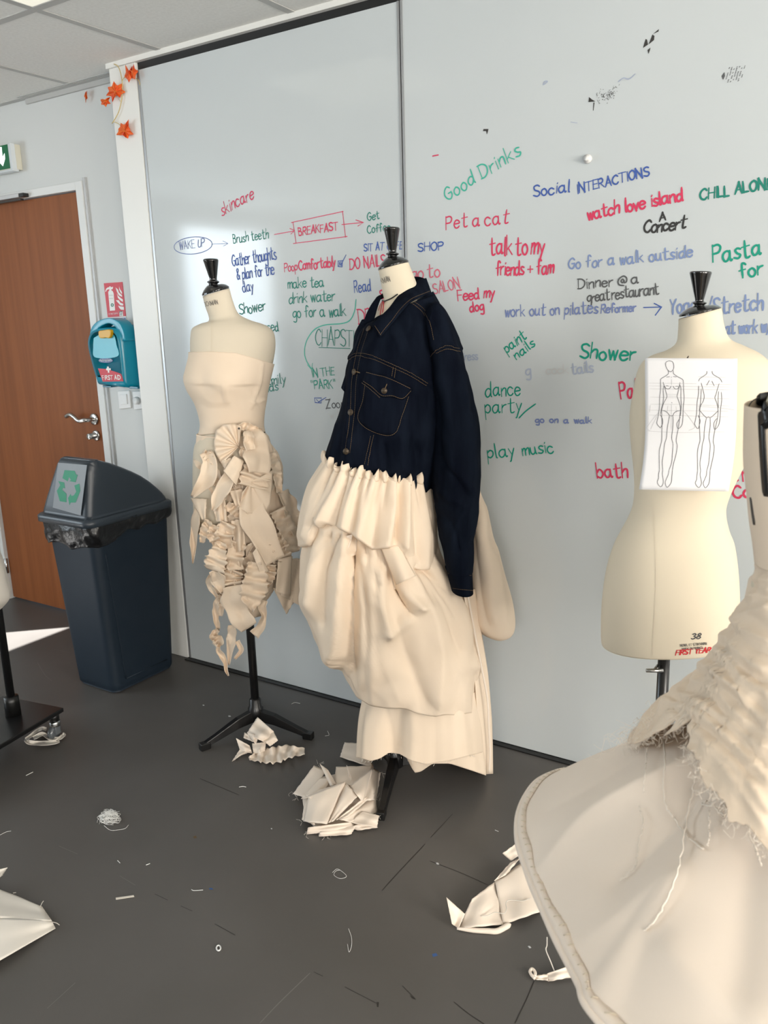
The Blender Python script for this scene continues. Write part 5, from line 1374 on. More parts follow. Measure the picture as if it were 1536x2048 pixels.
prof = [(1.888, 2.282, .724), (1.8885, 2.278, .735), (1.893, 2.262, .757), (1.898, 2.235, .785), (1.904, 2.205, .812), (1.909, 2.168, .84), (1.914, 2.125, .866), (1.918, 2.075, .892), (1.922, 2.03, .914), (1.928, 1.995, .927), (1.935, 1.975, .934), (1.950, 1.96, .937)]
for y0, y1, z in prof:
    t = (z - .724) / (.937 - .724)
    rows.append(rrect(-2.800 + .085 * t ** 1.2, -2.518 - .008 * t, y0, max(y1, y0 + .02), z, min(.024, (max(y1, y0 + .02) - y0) / 2.2)))
lid = loft_obj('lid', np.array(rows), 'bin_lid', bn, (True, True))
FP0, FN = V3((-2.65, 1.8875, .735)), V3((0, -.99, .14)); FN /= np.linalg.norm(FN)
def onpl(x, y, P0, N, lift=0.0):
    d = ray(x, y); t = ((P0 + N * lift - CAM) @ N) / (d @ N); return CAM + d * t
ZB = lambda pts: [(60 + x / 3.79, 880 + y / 3.79) for x, y in pts]
def flat(polys, P0, N, lift, name, mat_, parent):
    b = MB()
    for L in polys: b.add([onpl(x, y, P0, N, lift) for x, y in L], [list(range(len(L)))])
    return b.build(name, mat_, parent, smooth=False)
flat([ZB([(212, 172), (432, 190), (384, 572), (172, 512)])], FP0, FN, .0035, 'sign_plate', 'bin_label', lid)
for L in ([(262, 228), (338, 234), (352, 266), (362, 262), (345, 320), (298, 312), (311, 303), (296, 280), (286, 314), (246, 290)],
          [(336, 345), (374, 330), (381, 385), (346, 474), (308, 474), (300, 496), (288, 440), (308, 408), (314, 424), (332, 420), (350, 392)],
          [(214, 312), (260, 322), (266, 368), (252, 362), (244, 378), (276, 408), (276, 472), (226, 464), (203, 385), (230, 342)]):
    flat([ZB(L)], FP0, FN, .0042, 'recycling_arrow', 'recycle_green', lid)

# ---------------------------------------------------------------- things on the door wall
YS = YD - .0015
def plane_text(text, p0, p1, xh, Y, ink, parent, w, **kw):
    st, W_ = strokes(text, **kw); A, B_ = ony(*p0, Y), ony(*p1, Y)
    ex = (B_ - A) / W_; d = ex / np.linalg.norm(ex); ey = V3((-d[2], 0, d[0])) * np.linalg.norm(ony(p0[0], p0[1] - xh, Y) - A) / 10
    b = MB()
    for q in st: b.ribbon(A + q[:, :1] * ex + q[:, 1:] * ey, (0, -1, 0), w)
    return b.build('lettering', ink, parent, smooth=False)
def pflat(polys, Y, name, mat_, parent):
    b = MB()
    for L in polys: b.add([ony(x, y, Y) for x, y in L], [list(range(len(L)))])
    return b.build(name, mat_, parent, smooth=False)
def plate(quad, Y, t):
    b = MB(); b.prism([ony(x, y, Y) for x, y in quad], (0, t, 0)); return b
sg = plate([(207.5, 566.5), (244.5, 564), (251.5, 632), (215.5, 634.5)], YS - .0005, .002).build('fire_sign', 'sign_red', smooth=False)
tag(sg, 'red fire extinguisher sign on the wall above the first aid case', 'sign')
ZS = lambda pts: [(160 + x / 6.829, 540 + y / 6.829) for x, y in pts]
pflat([ZS([(385, 300), (400, 278), (402, 262), (392, 262), (368, 272), (352, 298), (345, 294), (356, 256), (380, 238), (402, 234), (402, 222), (416, 222), (418, 234), (452, 230), (446, 262), (426, 264), (430, 278), (448, 290), (460, 320), (480, 552), (408, 558)])], YS - .0012, 'extinguisher_symbol', 'sign_white', sg)
pflat([ZS(L) for L in ([(486, 238), (520, 268), (530, 305), (572, 345), (574, 368), (530, 345), (505, 300)], [(534, 222), (545, 260), (572, 300), (574, 330), (552, 306), (536, 268)],
      [(504, 318), (520, 352), (560, 385), (584, 402), (585, 436), (548, 412), (518, 380)], [(490, 414), (530, 412), (550, 446), (590, 462), (590, 486), (552, 482), (528, 456)], [(520, 484), (548, 496), (598, 502), (600, 544), (560, 542), (535, 516)])], YS - .0012, 'flame_symbol', 'sign_white', sg)
pflat([ZS([(398, 344), (448, 342), (448, 345), (398, 347)]), ZS([(400, 388), (452, 388), (452, 391), (400, 391)])], YS - .0016, 'line', 'ink_grey', sg)
b = MB(); b.tube([ony(*p, YS - .002) for p in ZS([(440 + 15 * math.cos(t), 478 + 18 * math.sin(t)) for t in np.linspace(0, 6.28, 16)[:-1]])], .0018, 5, closed=True); b.build('symbol', 'ink_green_dark', sg)
plane_text('EXTINCTEUR N°', (217.5, 629.5), (236, 628), 1.6, YS - .0014, 'sign_white', sg, .0009, jit=.1)
pflat([ZS([(534, 566), (584, 562), (590, 628), (540, 630)])], YS - .0012, 'number_sticker', 'sign_white', sg)
plane_text('17', (239.3, 631), (245.2, 630.6), 4.6, YS - .0018, 'ink_black', sg, .0028, jit=0)
bs = plate([(216, 635.5), (252, 633), (257.5, 690), (222, 692)], YS - .0005, .0015).build('instruction_sign', 'sign_white', smooth=False)
tag(bs, 'white and blue instruction sheet partly behind the top of the first aid case', 'sign')
pflat([ZS([(524, 655), (622, 648), (634, 760), (536, 765)])], YS - .0012, 'blue_panel', 'sign_blue', bs)
for y in (664, 690): plane_text('-- ---', (240, 540 + y / 6.829), (249, 540 + (y - 2) / 6.829), 1.0, YS - .0016, 'sign_white', bs, .0016, jit=0)
# first aid case
YF = 2.335
fa = thing('first_aid_case', 'teal plastic first aid case with a yellow catch hanging between door and post', 'first aid kit', tuple(ony(216, 760, 2.40)))
out = crom(np.array([(195, 769), (184, 732), (175, 694), (176, 674), (184, 661), (199, 656), (216, 655), (231, 657), (241, 668), (246, 694), (250, 732), (254, 775)]), 60)
O3 = np.array([ony(x, y, YF) for x, y in out]); c = O3.mean(0)
rows = []
for Y, s in ((YF - .006, .80), (YF - .004, .90), (YF, .955), (YF + .010, 1.0), (YF + .05, 1.05), (YD - .002, 1.12)):
    q = c + (O3 - c) * s; q[:, 1] = Y; rows.append(q)
loft_obj('case', np.array(rows), 'aid_teal', fa, (True, True))
b = MB(); oo = [(178, 676), (182, 657), (194, 643), (216, 636), (236, 643), (246, 660), (250, 682)]; ii = [(188, 674), (194, 660), (203, 652), (216, 647), (228, 652), (236, 664), (240, 680)]
oo, ii = crom(np.array(oo, float), 30), crom(np.array(ii, float), 30)
Gh = []
for Y in (YF + .004, YF + .075):
    pass
ring = []
for a, cc in zip(oo, ii):
    A_, C_2 = ony(*a, YF + .006), ony(*cc, YF + .006)
    ring.append([A_, C_2, C_2 + V3((0, .06, 0)), A_ + V3((0, .06, 0))])
loft_obj('handle', np.array(ring), 'aid_teal', fa, (True, True), bevel=.003)
wq = crom(np.array([(187, 676), (200, 669), (216, 668), (228, 671), (233, 690), (235, 713), (190, 715), (186, 690)]), 40)
b = MB(); P = [ony(x, y, YF - .0078) for x, y in wq]; b.prism(P, (0, .003, 0)); b.build('window', 'aid_window', fa, smooth=False, bevel=.001)
b = MB(); P = crom_lin(np.array(ZS([(248, 840), (262, 828), (320, 820), (385, 810), (412, 818), (420, 850), (415, 905), (395, 935), (345, 925), (300, 935), (268, 930), (250, 900), (248, 840)])), 40)[:-1]
b.prism([ony(x, y, YF - .020) for x, y in P], (0, .016, 0)); b.build('catch', 'aid_yellow', fa, smooth=False, bevel=.003)
b = MB(); P = ZS([(245, 1345), (340, 1350), (470, 1385), (560, 1420), (590, 1520), (310, 1525)]); b.prism([ony(x, y, YF - .0076) for x, y in P], (0, .002, 0)); lb = b.build('label', 'sign_red', fa, smooth=False)
pflat([ZS([(368, 1318), (392, 1318), (394, 1340), (420, 1342), (422, 1368), (398, 1370), (402, 1402), (382, 1402), (378, 1372), (358, 1368), (356, 1345), (370, 1342)])], YF - .0085, 'cross', 'sign_white', lb)
plane_text('FIRST AID', (205.4, 759.5), (241, 758.5), 4.6, YF - .0086, 'sign_white', lb, .0040, jit=0, gap=2.8)
b = MB(); P = ZS([(260 + 90 + 98 * math.cos(t), 1235 + 34 * math.sin(t)) for t in np.linspace(0, 6.28, 24)[:-1]]); b.prism([ony(x, y, YF - .0076) for x, y in P], (0, .002, 0)); ob = b.build('badge', 'aid_blue', fa, smooth=False)
plane_text('Astroplast', (199.5, 722.6), (223.5, 721.6), 2.4, YF - .0086, 'sign_white', ob, .0012, jit=0)
for q in ([(204, 771.5), (222, 772), (222, 775), (206, 774.5)], [(256, 772), (276, 774), (276, 778), (258, 777)]):
    b = MB(); b.prism([ony(x, y, YF + .012) for x, y in q], (0, .05, 0)); b.build('foot', 'aid_teal_dark', fa, smooth=False, bevel=.002)
# exit sign
YE = 2.405
p1, p2 = ony(20.5, 336.5, YE), ony(14, 288, YE); z0, z1 = p1[2], p2[2]; xe = (p1[0] + p2[0]) / 2
ex = MB().box((xe - .34, YE + .004, z0 - .004), (xe + .018, YD, z1 + .002)).build('exit_sign', 'case_cream', smooth=False, bevel=.004)
tag(ex, 'green lit exit sign box with a white arrow above the wooden door', 'exit sign')
b = MB().box((xe - .34, YE + .001, z0 + .001), (xe, YE + .006, z1 - .001)).build('sign_face', 'sign_green', ex, smooth=False)
b = MB().box((xe + .001, YE, z0 - .006), (xe + .020, YE + .022, z1 + .003)).build('clear_edge', 'case_clear', ex, smooth=False, bevel=.002)
b = MB().box((xe - .34, YE - .001, z0 - .012), (xe + .019, YE + .03, z0 - .003)).build('light_strip', 'case_clear', ex, smooth=False, bevel=.002)
pflat([[(-8, 294), (3.2, 294), (5, 314), (9, 306), (10.2, 317), (6, 332.5), (-2, 324), (-8, 318)]], YE, 'arrow', 'lamp_white', ex)
# door closer
yc = YD - .05
a, c2 = ony(0, 388, yc), ony(35, 394.5, yc); e_ = ony(45.5, 384, yc)
clz = MB().box((a[0] - .12, yc, c2[2]), (ony(35, 386, yc)[0], YD - .017, ony(35, 386, yc)[2])).build('door_closer', 'alu_grey', smooth=False, bevel=.002)
tag(clz, 'grey metal door closer with a black end cap on the door frame', 'door closer')
xr_ = ony(35, 386, yc)[0]
MB().box((xr_, yc + .003, c2[2] + .001), (xr_ + .032, YD - .017, ony(35, 386, yc)[2] - .001)).build('end_cap', 'black_plastic', clz, smooth=False, bevel=.002)
MB().box((a[0] - .12, yc + .008, c2[2] - .012), (xr_ + .004, yc + .024, c2[2] - .004)).build('slide_rail', 'dark_steel', clz, smooth=False)
# switches
for nm, q, lab, cat in (('light_switch', [(234.5, 782.5), (258, 781), (261, 816), (238, 818.5)], 'square white light switch on the wall below the first aid case', 'light switch'),
                   ('dimmer_switch', [(264.5, 783), (292, 781), (295, 817), (268, 820)], 'white rotary switch half hidden by the white post', 'light switch')):
    o = plate(q, YD - .010, .0095).build(nm, 'switch_white', smooth=False, bevel=.003); tag(o, lab, cat)
    if nm == 'light_switch':
        plate([(238.5, 789.5), (252, 788.5), (254, 808), (240.5, 809.5)], YD - .015, .006).build('rocker', 'switch_white', o, smooth=False, bevel=.0015)
    else:
        p = ony(275, 801, YD - .010); b = MB(); b.lathe([(.017, 0), (.0155, .014), (.013, .016), (0, .016)], p, (0, -1, 0), 24); b.build('knob', 'switch_white', o)
# leaf garland
gl = thing('leaf_garland', 'orange artificial maple leaf garland hanging on the top of the white post', 'garland', tuple(ony(250, 270, YW - .01)))
b = MB()
for L, r in (([(228, 128), (236, 133), (241, 145), (244, 162), (245, 178), (243, 200), (238, 222), (230, 238), (224, 247)], .0016), ([(244, 162), (250, 153), (258, 147)], .0012), ([(226, 243), (236, 247), (244, 254)], .0012), ([(272, 156), (278, 162), (280, 170)], .0012), ([(238, 199), (241, 203)], .001)):
    b.tube(crom(np.array([ony(x, y, YW - .008) for x, y in L]), 30), r, 6)
b.build('vine', 'vine', gl)
def leaf(cx, cy, r, ang, Y, tip=9, squash=1.0, fold=.35, seed=0):
    q = np.random.default_rng(seed); n = tip * 2; O = []
    for i in range(n):
        t = 2 * math.pi * i / n + math.radians(ang); rr = r * ((1.0 + .15 * q.normal()) if i % 2 == 0 else .62)
        if i in (n // 2, ): rr *= .5
        O.append((rr * math.cos(t) * squash, rr * math.sin(t)))
    O = crom_lin(np.array(O + O[:1]), n * 3 + 1)[:-1]
    V = [ony(cx, cy, Y - .012)]; F = []; m_ = len(O)
    for s in (.5, 1.0):
        for x, y in O:
            d = abs(x * math.sin(math.radians(ang)) - y * math.cos(math.radians(ang))) / r
            V.append(ony(cx + x * s, cy + y * s, Y - .012 + .03 * fold * d * s + .003 * math.sin(5 * x + 3 * y)))
    F = [(0, 1 + j, 1 + (j + 1) % m_) for j in range(m_)] + [(1 + j, 1 + m_ + j, 1 + m_ + (j + 1) % m_, 1 + (j + 1) % m_) for j in range(m_)]
    b = MB().add(V, F); lf = b.build('leaf', 'leaf_orange', gl, smooth=False, solid=.0006)
    e = MB(); 
    for k_ in range(0, m_, 6):
        x, y = O[k_]; e.ribbon([V[0] + V3((0, -.0012, 0)), ony(cx + x * .8, cy + y * .8, Y - .014 + .02 * fold)], (0, -1, 0), .0012)
    e.build('leaf_vein', 'leaf_edge', lf, smooth=False)
leaf(231, 183, 20, -100, YW - .006, 7, seed=1); leaf(210, 203, 11, 80, YW - .004, 6, seed=2); leaf(249, 262, 19, -70, YW - .006, 8, seed=3)
leaf(258, 148, 19, 90, YW - .012, 5, .55, 1.2, seed=4); leaf(266, 146, 17, 60, YW - .016, 5, .55, 1.2, seed=5)
leaf(172, 190, 14, 100, YD - .01, 5, .22, .9, seed=6)
# ceiling light in one tile
cl = MB().box((-2.398, 1.236, ZC - .004), (-1.812, 1.812, ZC + .02)).build('ceiling_light', 'switch_white', smooth=False)
tag(cl, 'square flush ceiling light, only its corner in view at the very top', 'ceiling light')
MB().box((-2.388, 1.246, ZC - .006), (-1.822, 1.802, ZC - .003)).build('diffuser', 'lamp_panel', cl, smooth=False)

# ---------------------------------------------------------------- rolling stand at the left with the hem of a garment
st = thing('rolling_stand', 'black pole stand on a wheeled plate beside the sunlit patch of floor', 'stand', (-2.53, 1.50, 0))
b = MB(); PZ = .098
b.add([(-2.417, 1.620, PZ), (-2.70, 1.57, PZ), (-2.615, 1.055, PZ), (-2.332, 1.105, PZ), (-2.417, 1.620, PZ + .016), (-2.70, 1.57, PZ + .016), (-2.615, 1.055, PZ + .016), (-2.332, 1.105, PZ + .016)],
      [(3, 2, 1, 0), (4, 5, 6, 7), (0, 1, 5, 4), (1, 2, 6, 5), (2, 3, 7, 6), (3, 0, 4, 7)])
b.build('base_plate', 'black_metal', st, smooth=False, bevel=.003)
b = MB(); b.tube([(-2.53, 1.50, PZ + .016), (-2.53, 1.50, 1.30)], .0135, 16); b.build('pole', 'black_metal', st)
b = MB(); b.lathe([(.026, 0), (.025, .05), (.0245, .068), (.0155, .070)], (-2.53, 1.50, PZ + .016), n=28); b.build('collar', 'black_plastic', st)
for cx, cy in ((-2.437, 1.592), (-2.672, 1.548), (-2.595, 1.09), (-2.36, 1.132)):
    b = MB(); b.lathe([(.017, .072), (.017, .098), (.012, .1)], (cx, cy, 0), n=20); cs = b.build('caster', 'black_plastic', st)
    b = MB(); b.lathe([(.0175, .052), (.019, .056), (.019, .068), (.0165, .072)], (cx, cy, 0), n=20); b.build('caster_ring', 'chrome', cs)
    b = MB(); b.lathe([(.001, -.011), (.020, -.011), (.026, -.008), (.026, .008), (.020, .011), (.001, .011)], (cx - .006, cy - .004, .026), (1, .3, 0), 24); b.build('wheel', 'caster_clear', cs)
    b = MB(); b.box((cx - .02, cy - .012, .022), (cx + .016, cy + .012, .054)); b.build('fork', 'caster_clear', cs, smooth=False, bevel=.006)
plg = axis_plane((-2.53, 1.50))
G = vloft([(-170, 900, -6, 900, .14), (-180, 1040, -2, 1075, .15), (-170, 1120, 6, 1122, .15), (-150, 1165, 15, 1162, .14), (-130, 1185, 20, 1188, .12), (-100, 1205, 3, 1212, .08)], plg, 40, 60, 2.0, (), gathers(6, .006, .5, 2, .3))
gm = loft_obj('muslin_garment', crumple(G, .004, 16), 'muslin_white', None, (True, False), solid=.0012)
tag(gm, 'edge of a cream garment hanging on the wheeled black stand', 'garment')

# ---------------------------------------------------------------- scraps on the floor
ptz = lambda x, y, o=0.0: onz(x, y, max(o, .0015))
def scrap(name, label, at_, group=None): return thing(name, label, 'fabric scrap', tuple(onz(*at_)), 'muslin offcuts on the floor')
def F(parent, quad, z, nm='fold', **k):
    k.setdefault('bend', .004); k.setdefault('amp', .002); k.setdefault('rag', .4)
    return patch(nm, quad, z, parent, pt=ptz, mat_=k.pop('mat_', 'muslin_pale'), **k)
def heap(parent, outline, h, seed=0, mat_='muslin_pale'):
    O = crom(np.array(outline + outline[:1], float), 49)[:-1]; P = np.array([onz(x, y, .001) for x, y in O]); c = P.mean(0); rows = []
    for s, z in ((1, .001), (.94, .3), (.8, .62), (.55, .85), (.25, 1), (.02, 1)):
        q = c + (P - c) * s; q[:, 2] = .001 + h * z * (1 + .25 * np.sin(np.arange(48) * .8 + seed + 3 * z)); rows.append(q)
    return loft_obj('heap', np.array(rows), mat_, parent)
s2_ = scrap('fabric_pile', 'folded pile of cream muslin offcuts on the floor by the foot of the jacket form', (680, 1600))
heap(s2_, [(625, 1560), (690, 1545), (748, 1550), (752, 1600), (750, 1645), (700, 1660), (630, 1655), (605, 1600)], .022)
F(s2_, [(689, 1485), (728, 1487), (748, 1536), (680, 1514)], (.004, .012, .028, .004))
F(s2_, [(628, 1531), (652, 1541), (620, 1598), (586, 1588)], (.040, .042, .036, .006))
F(s2_, [(640, 1556), (665, 1556), (640, 1592), (602, 1598)], (.048, .050, .042, .030), bend=.008)
F(s2_, [(672, 1534), (747, 1531), (730, 1570), (668, 1570)], (.038, .034, .052, .048))
F(s2_, [(693, 1530), (700, 1540), (704, 1566), (697, 1550)], (.045, .05, .056, .052), bend=.003)
F(s2_, [(639, 1527), (656, 1540), (672, 1567), (661, 1573)], (.052, .05, .054, .054), bend=.006)
F(s2_, [(747, 1536), (761, 1545), (753, 1600), (722, 1602)], (.040, .012, .016, .045), bend=.008)
F(s2_, [(750, 1588), (754, 1625), (702, 1645), (676, 1638)], (.018, .010, .022, .036), bend=.008)
F(s2_, [(722, 1600), (750, 1586), (700, 1632), (672, 1640)], (.046, .030, .034, .036), bend=.006)
F(s2_, [(746, 1536), (728, 1600), (722, 1601), (700, 1572)], (.050, .054, .054, .062), bend=.008)
F(s2_, [(692, 1566), (716, 1592), (668, 1642), (655, 1646)], (.066, .058, .030, .030), bend=.012)
F(s2_, [(610, 1596), (628, 1588), (630, 1650), (604, 1640)], (.020, .035, .020, .006), bend=.004)
F(s2_, [(617, 1592), (689, 1563), (654, 1648), (607, 1643)], (.058, .070, .040, .018), bend=.016)
F(s2_, [(612, 1590), (650, 1576), (672, 1572), (620, 1598)], (.05, .06, .066, .056), bend=.006)
F(s2_, [(689, 1563), (697, 1570), (664, 1640), (652, 1648)], (.070, .052, .036, .036), bend=-.006)
F(s2_, [(616, 1655), (700, 1644), (718, 1655), (613, 1669)], (.022, .024, .010, .003), bend=.006)
F(s2_, [(640, 1660), (712, 1652), (702, 1669), (638, 1673)], (.014, .016, .002, .002), bend=.006)
F(s2_, [(700, 1655), (726, 1644), (756, 1655), (716, 1661)], (.014, .02, .004, .002), bend=.004)
F(s2_, [(724, 1622), (758, 1631), (754, 1655), (700, 1645)], (.030, .022, .012, .026), bend=.005)
q_ = np.random.default_rng(8)
b = MB()
for (x, y, z) in [(588, 1588, .006), (592, 1596, .006), (604, 1642, .012), (612, 1666, .004), (640, 1670, .004), (640, 1530, .05), (762, 1546, .012), (754, 1600, .016), (655, 1673, .002), (757, 1634, .02), (622, 1660, .006)]:
    for _ in range(4):
        x0, y0 = x + q_.normal(0, 3), y + q_.normal(0, 3); a = q_.uniform(0, 6.3); l = q_.uniform(4, 11)
        b.tube(crom(np.array([onz(x0, y0, z), onz(x0 + l * .5 * math.cos(a) + q_.normal(0, 1.5), y0 + l * .5 * math.sin(a), max(z, .002)), onz(x0 + l * math.cos(a), y0 + l * math.sin(a), max(.0015, z * .6))]), 8), .0004, 4)
o = b.build('frayed_thread', 'thread_white', s2_, smooth=False); o['kind'] = 'stuff'
s1_ = scrap('fabric_scrap', 'crumpled gathered muslin scrap under the tripod of the ruffled skirt form', (520, 1500))
F(s1_, [(515, 1434), (548, 1463), (534, 1488), (494, 1466)], (.075, .05, .03, .045), bend=.014, amp=.005)
F(s1_, [(546, 1461), (556, 1481), (540, 1493), (526, 1480)], (.05, .035, .015, .035), bend=.01)
F(s1_, [(494, 1465), (518, 1470), (512, 1489), (504, 1480)], (.05, .05, .03, .03), bend=.008)
F(s1_, [(489, 1465), (500, 1470), (507, 1484), (487, 1476)], (.03, .03, .02, .02))
F(s1_, [(504, 1487), (532, 1484), (530, 1502), (507, 1508)], (.02, .03, .012, .008), bend=.008)
F(s1_, [(472, 1476), (499, 1491), (505, 1507), (480, 1501)], (.04, .02, .006, .012), bend=.006)
F(s1_, [(480, 1498), (502, 1504), (483, 1510), (464, 1523)], (.014, .008, .004, .002), bend=.004)
ruffle('fold', [(498, 1517), (520, 1511), (548, 1507), (575, 1502), (609, 1502)], [3, 12, 13, 12, 6], [3, 14, 20, 15, 7], .010, .007, 5.0, .002, parent=s1_, pt=ptz, k=60, gather=.45, edge=.12, mat_='muslin_pale')
s3_ = scrap('fabric_scrap', 'flat muslin scrap with an upturned pointed corner beside the hooped skirt', (990, 1800))
F(s3_, [(944, 1798), (990, 1763), (1006, 1849), (916, 1857)], (.030, .026, .004, .004), bend=.010, amp=.003)
F(s3_, [(990, 1763), (1048, 1722), (1085, 1822), (1006, 1849)], (.026, .03, .004, .004), bend=.012, amp=.003)
F(s3_, [(893, 1795), (930, 1828), (917, 1857), (904, 1848)], (.055, .018, .004, .014), bend=-.006)
F(s3_, [(988, 1762), (1020, 1726), (1040, 1716), (1012, 1750)], (.030, .036, .042, .034), bend=.003)
F(s3_, [(1005, 1707), (1036, 1684), (1050, 1702), (1022, 1722)], (.060, .07, .05, .035), bend=.016)
b = MB(); b.tube(crom(np.array([onz(x, y, .006) for x, y in ((914, 1857), (945, 1860), (975, 1862), (995, 1862), (1016, 1851), (1022, 1848))]), 30), np.interp(np.linspace(0, 1, 30), [0, .2, .8, 1], [.003, .006, .007, .001]), 8); b.build('rolled_edge', 'muslin_pale', s3_)
b = MB(); P = [(962, 1832), (975, 1831), (990, 1825), (1008, 1827), (1013, 1818), (1012, 1806), (1020, 1800), (1045, 1802), (1060, 1797)]
b.tube(crom(np.array([onz(x, y, .024 if x < 1000 else .026) for x, y in P]), 50), .0011, 5); b.build('loose_thread', 'thread_white', s3_)
s4_ = scrap('fabric_scrap', 'narrow frayed muslin strip with a curled end on the floor below the hooped skirt', (1105, 1952))
F(s4_, [(1066, 1952), (1096, 1948), (1096, 1961), (1068, 1959)], (.006, .006, .002, .002), bend=.004)
F(s4_, [(1094, 1947), (1138, 1932), (1146, 1954), (1096, 1963)], (.008, .02, .006, .002), bend=.006)
b = MB(); b.tube(crom(np.array([onz(x, y, .008) for x, y in ((1070, 1957), (1063, 1950), (1060, 1943), (1064, 1938), (1070, 1944), (1070, 1953))]), 30), .0035, 8); b.build('curl', 'muslin_pale', s4_)
b = MB(); b.tube(crom(np.array([onz(x, y, z) for x, y, z in ((1094, 1874, .06), (1094, 1890, .05), (1092, 1900, .045), (1100, 1920, .03), (1106, 1935, .015), (1112, 1950, .012))]), 40), .0014, 5); b.build('loose_thread', 'thread_white', s4_)
s5_ = scrap('fabric_scrap', 'pointed sheet of cream muslin lying on the floor in the near corner beyond the thread ball', (60, 1850))
s5_['label'] = 'large pointed cream muslin sheet with frayed edge on bare floor, below the thread ball'
F(s5_, [(-120, 1730), (84, 1813), (104, 1842), (-120, 1828)], (.02, .010, .014, .05), bend=.004, mat_='muslin_white', rag=.8)
F(s5_, [(-120, 1828), (104, 1842), (111, 1857), (-120, 1990)], (.05, .014, .003, .004), bend=.010, mat_='muslin_white', rag=.2)
F(s5_, [(-60, 1752), (15, 1735), (4, 1752), (-40, 1775)], (.05, .05, .02, .03), mat_='muslin_white')
b = MB()
for L in ([(81, 1813), (84, 1806), (87, 1802)], [(105, 1844), (113, 1846), (119, 1850)], [(26, 1786), (32, 1785)]): b.tube(crom(np.array([onz(x, y, .012) for x, y in L]), 10), .0009, 5)
b.build('loose_thread', 'thread_white', s5_)
s6_ = scrap('fabric_scrap', 'twisted strip of muslin caught under the wheel of the black stand', (90, 1475))
for P, w in (([(52, 1479), (68, 1466), (82, 1457), (93, 1458)], 3.4), ([(50, 1478), (60, 1485), (80, 1486), (105, 1485), (118, 1480)], 4.5), ([(66, 1476), (85, 1468), (100, 1476), (116, 1478)], 4.0), ([(112, 1480), (124, 1473), (130, 1467)], 3.5)):
    ruffle('strip', P, w, w, .010, .003, 1.5, .002, parent=s6_, pt=ptz, k=30, gather=.6, mat_='muslin_white')
# ball of tangled thread and small litter
q_ = np.random.default_rng(77); c = onz(219, 1640); b = MB()
for i in range(46):
    P = []; a = q_.uniform(0, 6.3); el = q_.uniform(0, 3.1)
    for t in range(7):
        a += q_.normal(.9, .5); el += q_.normal(0, .5); r = .036 * q_.uniform(.35, 1)
        P.append(c + V3((1.25 * r * math.cos(a) * math.sin(el), 1.0 * r * math.sin(a) * math.sin(el), .004 + .026 * abs(math.cos(el)) * q_.uniform(.1, 1))))
    b.tube(crom(np.array(P), 26), .00048, 4)
b.tube(crom(np.array([onz(x, y, .002) for x, y in ((208, 1651), (220, 1660), (235, 1660), (250, 1657), (257, 1650))]), 24), .0006, 4)
tag(b.build('thread_ball', 'thread_bright', smooth=False), 'small tangled ball of white thread on the bare floor', 'thread')
lit = [('thread', [(665, 1745), (675, 1738), (690, 1748), (692, 1754), (680, 1757), (668, 1750), (672, 1742), (680, 1740)], .0005, 'loop of fine thread on the floor in front of the fabric pile'),
       ('thread', [(697, 1857), (703, 1875), (703, 1892), (698, 1904), (695, 1888)], .0005, 'fine thread bent like a hook, lying below the loop of thread'),
       ('thread', [(383, 1779), (388, 1781), (406, 1780)], .0009, 'short thread end beside a small blue paint spot'),
       ('thread', [(300, 1727), (292, 1730)], .0010, 'short pale snip of thread left of a dark speck on the floor'),
       ('thread', [(0, 1670), (12, 1664), (22, 1662)], .0006, 'thin curved thread at the left edge of the floor, above the large muslin sheet'),
       ('thread', [(52, 1551), (66, 1544)], .0010, 'straight thread piece on the floor in front of the wheeled stand'),
       ('thread', [(478, 1574), (486, 1573), (492, 1574)], .0009, 'short thread on the floor left of the fabric pile'),
       ('thread', [(583, 1408), (590, 1405), (600, 1407)], .0009, 'curved thread on the floor by the board, right of the tripod'),
       ('thread', [(655, 1462), (658, 1470), (650, 1472)], .0008, 'tiny hooked thread between the tripod foot and the skirt hem'),
       ('thread', [(990, 1660), (997, 1663)], .0008, 'tiny snip of thread left of the hooped skirt rim'),
       ('thread', [(235, 1721), (240, 1726)], .0010, 'slanted snip of thread below the thread ball')]
for nm, L, r, lab in lit:
    P = np.array([onz(x, y, .0016) for x, y in L]); b = MB(); b.tube(crom(P, max(8, 6 * len(P))), r, 5); tag(b.build(nm, 'thread_bright'), lab, 'thread', 'loose thread snips on the floor')
b = MB(); b.prism([onz(x, y, .0006) for x, y in ((231.5, 1796.5), (267.5, 1791.5), (268.5, 1794), (232, 1799.5))], (0, 0, .002)); tag(b.build('cord_piece', 'thread_white', smooth=False), 'short flat cream strip lying alone on the floor', 'scrap')
b = MB(); P = [onz(437 + 4.2 * math.cos(t), 1896 + 5.2 * math.sin(t), .002) for t in np.linspace(0, 6.28, 20)[:-1]]; b.tube(P, .0018, 6, closed=True)
tag(b.build('ring', 'switch_white'), 'tiny white ring on the floor near the camera', 'ring')
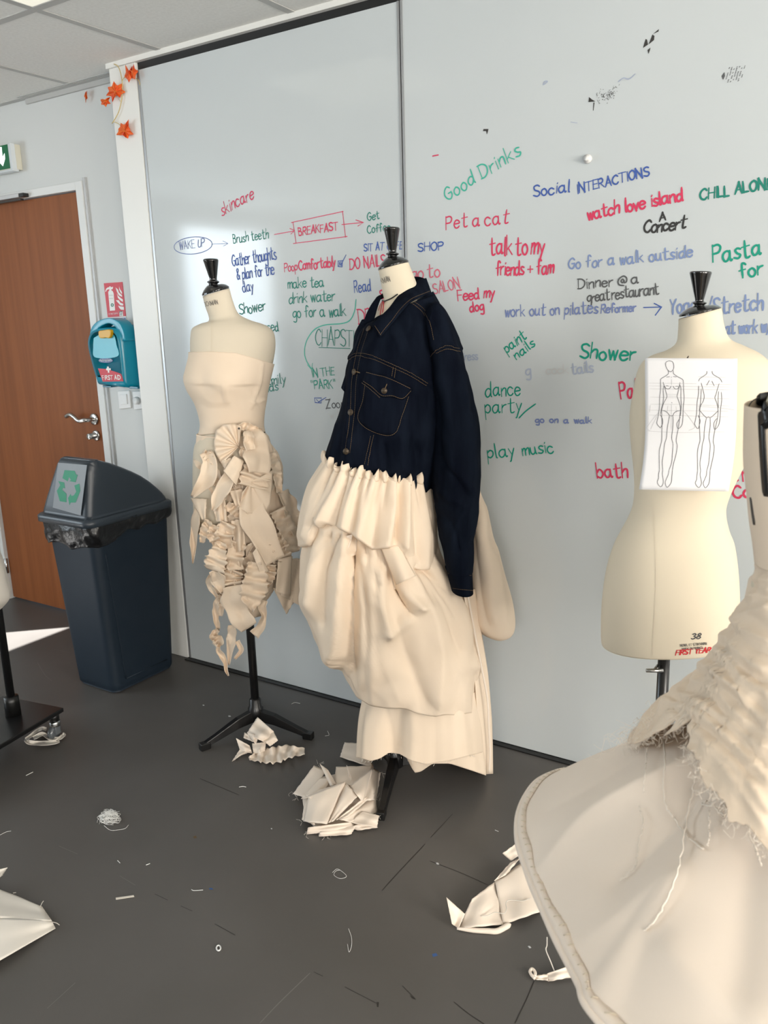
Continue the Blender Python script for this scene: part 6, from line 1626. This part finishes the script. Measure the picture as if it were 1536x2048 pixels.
for x, y, r, lab in ((459, 1433, .007, 'pale lint flake by the left foot of the tripod'), (407, 1411, .005, 'smaller lint flake between the bin and the tripod'), (875, 1728, .005, 'white lint flake on the floor joint left of the hooped skirt'), (1059, 1895, .004, 'lint flake on the floor below the pointed scrap'), (543, 1658, .003, 'tiny lint speck left of the fabric pile')):
    b = MB(); P = [onz(x, y) + V3((r * a * math.cos(t), r * .6 * a * math.sin(t), .0006)) for t, a in zip(np.linspace(0, 6.28, 9)[:-1], (1, .7, 1.1, .8, 1, .6, 1.2, .9))]; b.prism(P, (0, 0, .0015)); tag(b.build('lint', 'smudge', smooth=False), lab, 'lint', 'lint flakes on the floor')
# joints, scratches and paint on the floor covering
def fl(lines, mat_, w, nm):
    for L in lines:
        P = np.array([onz(x, y, .0004) for x, y in L]); b = MB(); b.ribbon(crom(P, 20) if len(P) > 2 else P, (0, 0, 1), w); b.build(nm, mat_, floor, smooth=False)
fl([[(764, 1781), (790, 1752), (850, 1688)], [(862, 1674), (905, 1628)], [(400, 1557), (440, 1574), (478, 1590)], [(860, 1722), (920, 1745), (976, 1770)], [(310, 1788), (335, 1800)], [(362, 1812), (384, 1822)], [(430, 1848), (470, 1870)], [(628, 1944), (645, 1952)], [(690, 1974), (752, 2006)], [(908, 2004), (938, 2028), (968, 2048)], [(1068, 1962), (1052, 2000), (1030, 2046)], [(805, 1972), (830, 1997)]], 'floor_mark', .0022, 'floor_joint')
fl([[(118, 1692), (155, 1708)], [(240, 1752), (270, 1770)], [(95, 2016), (150, 1966)], [(75, 1325), (90, 1350), (104, 1362)], [(108, 1298), (140, 1306)], [(520, 2046), (560, 2004), (620, 1946)]], 'floor_scratch', .0022, 'floor_scratch')
for L, m_ in (([(864, 1908), (872, 1906), (876, 1911), (866, 1914)], 'floor_blue'), ([(418, 1776), (424, 1776), (427, 1779), (419, 1779)], 'floor_blue'), ([(386, 1673), (392, 1671), (394, 1676), (388, 1677)], 'stitch'), ([(753, 2004), (758, 2004), (757, 2014), (754, 2014)], 'floor_mark'), ([(820, 1990), (831, 1998), (832, 2000), (824, 1996)], 'floor_mark')):
    b = MB(); b.add([onz(x, y, .0006) for x, y in L], [list(range(len(L)))]); b.build('paint_spot', m_, floor, smooth=False)
